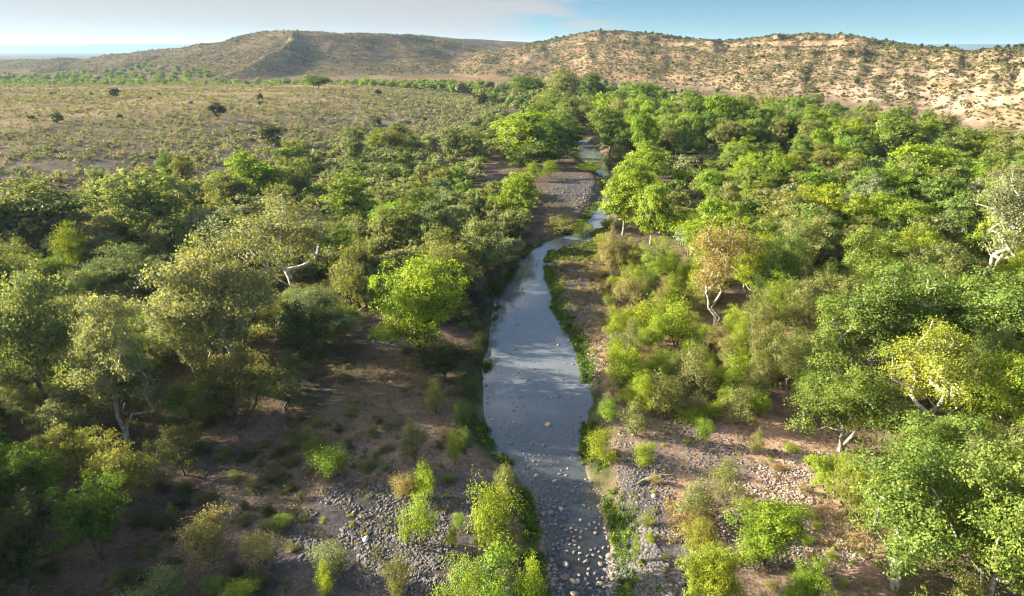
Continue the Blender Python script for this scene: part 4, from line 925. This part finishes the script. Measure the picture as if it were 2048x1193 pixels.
# ------------------------------------------------------------------ stones
def stone_np(rng, sub=1):
    t = (1+5**.5)/2
    v = unit(np.array([(-1, t, 0), (1, t, 0), (-1, -t, 0), (1, -t, 0), (0, -1, t), (0, 1, t), (0, -1, -t), (0, 1, -t), (t, 0, -1), (t, 0, 1), (-t, 0, -1), (-t, 0, 1)], float))
    f = [(0, 11, 5), (0, 5, 1), (0, 1, 7), (0, 7, 10), (0, 10, 11), (1, 5, 9), (5, 11, 4), (11, 10, 2), (10, 7, 6), (7, 1, 8), (3, 9, 4), (3, 4, 2), (3, 2, 6), (3, 6, 8), (3, 8, 9), (4, 9, 5), (2, 4, 11), (6, 2, 10), (8, 6, 7), (9, 8, 1)]
    for _ in range(sub):
        mid = {}; v = list(v); nf = []
        def mp_(a, b):
            k = (min(a, b), max(a, b))
            if k not in mid: mid[k] = len(v); v.append(unit((v[a]+v[b])/2))
            return mid[k]
        for a, b, c in f:
            x1, x2, x3 = mp_(a, b), mp_(b, c), mp_(c, a); nf += [(a, x1, x3), (b, x2, x1), (c, x3, x2), (x1, x2, x3)]
        f = nf; v = np.array(v)
    v = np.array(v); pl = unit(rng.normal(size=(7, 3)))
    for q in pl:
        d = v@q; c = rng.uniform(0.55, 0.9); v = v-np.maximum(d-c, 0)[:, None]*q*0.85
    v = v*np.array([1, rng.uniform(0.65, 0.95), rng.uniform(0.42, 0.62)])*(1+rng.normal(size=(len(v), 1))*0.03)
    return v, np.array(f)
ST = [stone_np(rg, 2) for _ in range(6)]; ST1 = [stone_np(rg, 1) for _ in range(8)]
# stones in the creek: one by one
SM = [mesh_np('river_rock', v, f, M_ROCK, fcol=np.ones((len(v), 3)), smooth=False) for v, f in ST]
named = [(1097, 848, 17, (0.36, 0.27, 0.21), 'largest pale stone standing out of the middle of the creek'), (1142, 849, 10, (0.20, 0.13, 0.11), 'reddish stone to the right bank side of the largest creek stone'), (1029, 843, 10, (0.26, 0.22, 0.2), 'grey stone upstream of the sunlit streak'),
         (985, 838, 9, (0.33, 0.28, 0.22), 'pale flat stone nearest the left bank'), (1110, 960, 12, (0.40, 0.34, 0.27), 'pale stone in the shallow middle of the creek'), (1072, 950, 14, (0.36, 0.28, 0.22), 'pale stone at the tip of the left bank shrubs'),
         (735, 1112, 18, (0.55, 0.5, 0.46), 'white boulder on the left cobbles'), (722, 1145, 10, (0.45, 0.4, 0.36), 'small white stone below the white boulder'), (980, 720, 7, (0.05, 0.05, 0.05), 'dark stone at the left edge of the pool'), (972, 770, 8, (0.05, 0.05, 0.05), 'dark stone low at the left edge of the pool'),
         (1305, 1025, 12, (0.45, 0.38, 0.3), 'pale stone beside the small yellow bush'), (1145, 1160, 16, (0.42, 0.33, 0.2), 'yellowish boulder in the lower shallows'), (1200, 1165, 16, (0.45, 0.33, 0.2), 'tan boulder by the lower right bank'), (1122, 1015, 12, (0.38, 0.28, 0.22), 'upright pale stone in the shallows')]
def stone(px_, py_, wpx, col, label, group='stones standing in the shallow creek', zoff=0.0):
    x, y = flat(px_, py_, 0.1); zc_ = y*cp+HC*sp; r = wpx*zc_/FPX/2; z = float(hgt(x, y)); wet = float(river_d(x, y)) < 0
    k = random.randrange(6); o = link('river_rock', SM[k]); hz = ST[k][0][:, 2].max()*r*1.1
    zz = -hz*0.15 if wet else z+r*0.15
    o.location = (x, y, zz); o.scale = (r, r, r*1.1); o.rotation_euler = (random.uniform(-.15, .15), random.uniform(-.15, .15), random.random()*6.28)
    v = random.uniform(0.8, 1.2); o.color = (col[0]*v, col[1]*v, col[2]*v, 1)
    o['category'] = 'rock'; o['group'] = group; o['label'] = label
    return o
for a in named: stone(*a)
cands = []
rr2 = random.Random(3)
def bank(pyv):
    ys_ = [b[0] for b in BANKS][::-1]; return np.interp(pyv, ys_, [b[1] for b in BANKS][::-1]), np.interp(pyv, ys_, [b[2] for b in BANKS][::-1])
tries = 0
while len(cands) < 262 and tries < 20000:
    tries += 1
    py_ = rr2.choices([rr2.uniform(790, 900), rr2.uniform(900, 990), rr2.uniform(990, 1110), rr2.uniform(1110, 1193), rr2.uniform(610, 790)], [10, 26, 75, 95, 3])[0]
    l_, r_ = bank(py_); px_ = l_+(r_-l_)*rr2.uniform(0.05, 0.97)
    if rr2.random() > float(sstep(-0.12, 0.12, fbm(np.array(px_/26), np.array(py_/18), 3, 401))): continue
    w_ = (5+7*rr2.random()**2.5) if py_ < 1000 else (6.5+9*rr2.random()**2) if py_ < 1110 else (9+13*rr2.random()**2)
    if any(abs(px_-c[0]) < (w_+c[2])*0.55 and abs(py_-c[1]) < (w_+c[2])*0.45 for c in cands): continue
    cands.append((px_, py_, w_))
SB = {}
for (px_, py_, w_) in cands:
    col = rr2.choice([((0.17, 0.13, 0.115), 'reddish-grey'), ((0.185, 0.145, 0.115), 'tan-grey'), ((0.13, 0.125, 0.13), 'dark grey'), ((0.215, 0.175, 0.14), 'pale')])
    band = 'upper shallows' if py_ < 900 else 'middle shallows' if py_ < 990 else 'narrow shallows' if py_ < 1110 else 'stony near shallows'
    l_, r_ = bank(py_); f_ = (px_-l_)/(r_-l_); sd_ = 'toward the left bank' if f_ < 0.36 else 'in midstream' if f_ < 0.66 else 'toward the right bank'
    sk = ('small' if w_ < 7.5 else 'bigger', col[1], band, sd_); SB.setdefault(sk, []).append((py_, stone(px_, py_, w_, col[0], '')))
for (z1, z2, z3, z4), L in SB.items():
    L.sort(key=lambda t: t[0])
    for i, (_, o) in enumerate(L): o['label'] = f"{(ORD[min(i, 19)]+' ') if len(L) > 1 else ''}{z1} {z2} stone {'from upstream ' if len(L) > 1 else ''}in the {z3}, {z4}"
# fallen logs
def fallen_log(px_, py_, L, r, ang, label):
    x, y, z = hits(px_, py_); rg_ = np.random.default_rng(int(px_)); m = 9
    e = bpy.data.objects.new('fallen_log', None); C.objects.link(e); e.location = (x, y, z); e.rotation_euler = (0, 0, R(ang))
    pos = [np.array([L*(i/m-0.5), 0.12*L*math.sin(i*0.55)*0.3, r*0.9+0.02*L*abs(math.sin(i))]) for i in range(m+1)]; par = [-1]+list(range(m)); rad = [r*(1-0.6*i/m) for i in range(m+1)]
    TV, TQ = tubes(np.array(pos), np.array(par), np.array(rad), 0.01, 8); t = link('trunk', mesh_np('log_trunk', TV, TQ, M_BARK, smooth=True), e); t.color = (0.42, 0.36, 0.30, 1)
    for j in range(3):
        i = int(rg_.integers(4, m)); b0 = pos[i]; d = unit(np.array([0.7, rg_.choice([-1, 1])*0.7, 0.5])); bp_ = [b0+d*q*0.35+np.array([0, 0, -0.02*q*q]) for q in range(5)]
        TV, TQ = tubes(np.array(bp_), np.array([-1, 0, 1, 2, 3]), np.array([r*.35*(1-.17*q) for q in range(5)]), 0.001, 6); o = link('branch', mesh_np('log_branch', TV, TQ, M_BARK, smooth=True), e); o.color = t.color
    e['category'] = 'log'; e['label'] = label
fallen_log(936, 492, 5.0, 0.26, -35, 'pale fallen log on bare ground behind the narrow water')
fallen_log(1515, 640, 5.5, 0.2, 15, 'thin bleached log lying behind the slender yellow-green willow')
fallen_log(1300, 960, 2.6, 0.10, 35, 'bleached driftwood on the cobbles of the right bank')
fallen_log(770, 690, 3.2, 0.12, -20, 'driftwood on the shaded ground below the yellow-green cottonwood')
# cobble bars
def cobbles(name, label, zones, seed, wet=False):
    rng = np.random.default_rng(seed); Vs = []; Fs = []; Cs = []; off = 0
    for (cx_, cy_, rx, ry, n, w0, w1, cols) in zones:
        a = rng.random(n)*6.283; q = np.sqrt(rng.random(n)); pxs = cx_+rx*q*np.cos(a); pys = cy_+ry*q*np.sin(a)
        x_, y_ = flat(pxs, pys, 0.8) if False else (ray(pxs, pys)[0]*(0.9-HC)/ray(pxs, pys)[2], ray(pxs, pys)[1]*(0.9-HC)/ray(pxs, pys)[2])
        keep = ((river_d(x_, y_) < 0.3) if wet else (river_d(x_, y_) > 0.2)) & (fbm(x_/2.5, y_/2.5, 3, seed) > -0.16); x_, y_ = x_[keep], y_[keep]; z_ = hgt(x_, y_); m_ = len(x_)
        r = (w0+(w1-w0)*rng.random(m_)**2)/2; rot = rng.random(m_)*6.283; pid = rng.integers(0, len(ST1), m_)
        for k in range(len(ST1)):
            I = np.where(pid == k)[0]; v, f = ST1[k]
            if len(I) == 0: continue
            c_, s_ = np.cos(rot[I])[:, None], np.sin(rot[I])[:, None]
            X = (v[None, :, 0]*c_-v[None, :, 1]*s_)*r[I, None]+x_[I, None]; Y = (v[None, :, 0]*s_+v[None, :, 1]*c_)*r[I, None]+y_[I, None]; Z = v[None, :, 2]*r[I, None]+z_[I, None]+r[I, None]*0.2
            Vs.append(np.stack([X, Y, Z], -1).reshape(-1, 3)); nv = len(v)
            Fs.append((f[None]+(np.arange(len(I))*nv)[:, None, None]).reshape(-1, 3)+off); off += len(I)*nv
            ci = rng.integers(0, len(cols), len(I)); cc = np.array(cols)[ci]*(0.75+0.5*rng.random((len(I), 1))); Cs.append(np.repeat(cc, nv, 0))
    o = link(name, mesh_np(name, np.concatenate(Vs), np.concatenate(Fs), M_ROCK, fcol=np.concatenate(Cs))); o['kind'] = 'stuff'; o['label'] = label
GR = [(0.070, 0.066, 0.066), (0.095, 0.086, 0.082), (0.135, 0.118, 0.102), (0.055, 0.052, 0.055), (0.080, 0.070, 0.066)]; PK = [(0.27, 0.20, 0.155), (0.23, 0.17, 0.14), (0.15, 0.13, 0.115), (0.31, 0.25, 0.20)]
cobbles('gravel', 'dark and pale cobbles of the gravel bars', [
    (1300, 1140, 75, 85, 4600, 0.14, 0.40, GR), (1290, 980, 60, 80, 1700, 0.08, 0.24, GR), (740, 1080, 170, 100, 5200, 0.10, 0.33, GR), (880, 1010, 90, 60, 1300, 0.08, 0.25, GR), (800, 1170, 150, 60, 2600, 0.10, 0.32, GR),
    (1580, 960, 120, 60, 2400, 0.08, 0.28, PK), (1660, 1090, 90, 60, 2200, 0.08, 0.28, PK), (1150, 600, 60, 60, 900, 0.1, 0.3, GR), (1190, 690, 50, 60, 900, 0.1, 0.34, PK), (1150, 385, 50, 30, 900, 0.15, 0.5, GR), (1400, 900, 100, 60, 1500, 0.08, 0.24, GR),
    (560, 960, 160, 60, 1200, 0.08, 0.22, GR), (1500, 1090, 130, 60, 1500, 0.08, 0.26, PK+GR), (1240, 850, 40, 60, 600, 0.1, 0.25, PK)], 51)

cobbles('creek_bed_stones', 'small stones covering the creek bed where it is shallow', [(1160, 1150, 90, 70, 2600, 0.12, 0.40, PK+GR), (1140, 1020, 80, 90, 2400, 0.08, 0.26, PK+GR), (1090, 880, 110, 60, 1200, 0.08, 0.24, GR), (1165, 460, 50, 40, 900, 0.2, 0.7, GR)], 57, True)
# ------------------------------------------------------------------ air
def box_obj(name, a, b, mat):
    V_ = [(x, y, z) for x in (a[0], b[0]) for y in (a[1], b[1]) for z in (a[2], b[2])]
    F_ = [(0, 1, 3, 2), (4, 6, 7, 5), (0, 4, 5, 1), (2, 3, 7, 6), (0, 2, 6, 4), (1, 5, 7, 3)]
    me = bpy.data.meshes.new(name); me.from_pydata(V_, [], F_); me.materials.append(mat); return link(name, me)
HAZE = 6e-5
if HAZE > 0:
    m, n, l = newmat('haze'); v = N(n, 'ShaderNodeVolumePrincipled', i_Density=HAZE, i_Anisotropy=0.3, i_Color=(0.45, 0.70, 0.95, 1)); o = N(n, 'ShaderNodeOutputMaterial'); l.new(v.outputs[0], o.inputs['Volume'])
    hb_ = box_obj('haze', (-80000, -3000, -40), (80000, 65000, 122), m); hb_['kind'] = 'stuff'; hb_['label'] = 'pale blue air between the hills'
print('objects', len(C.objects), 'things', len(ALL))
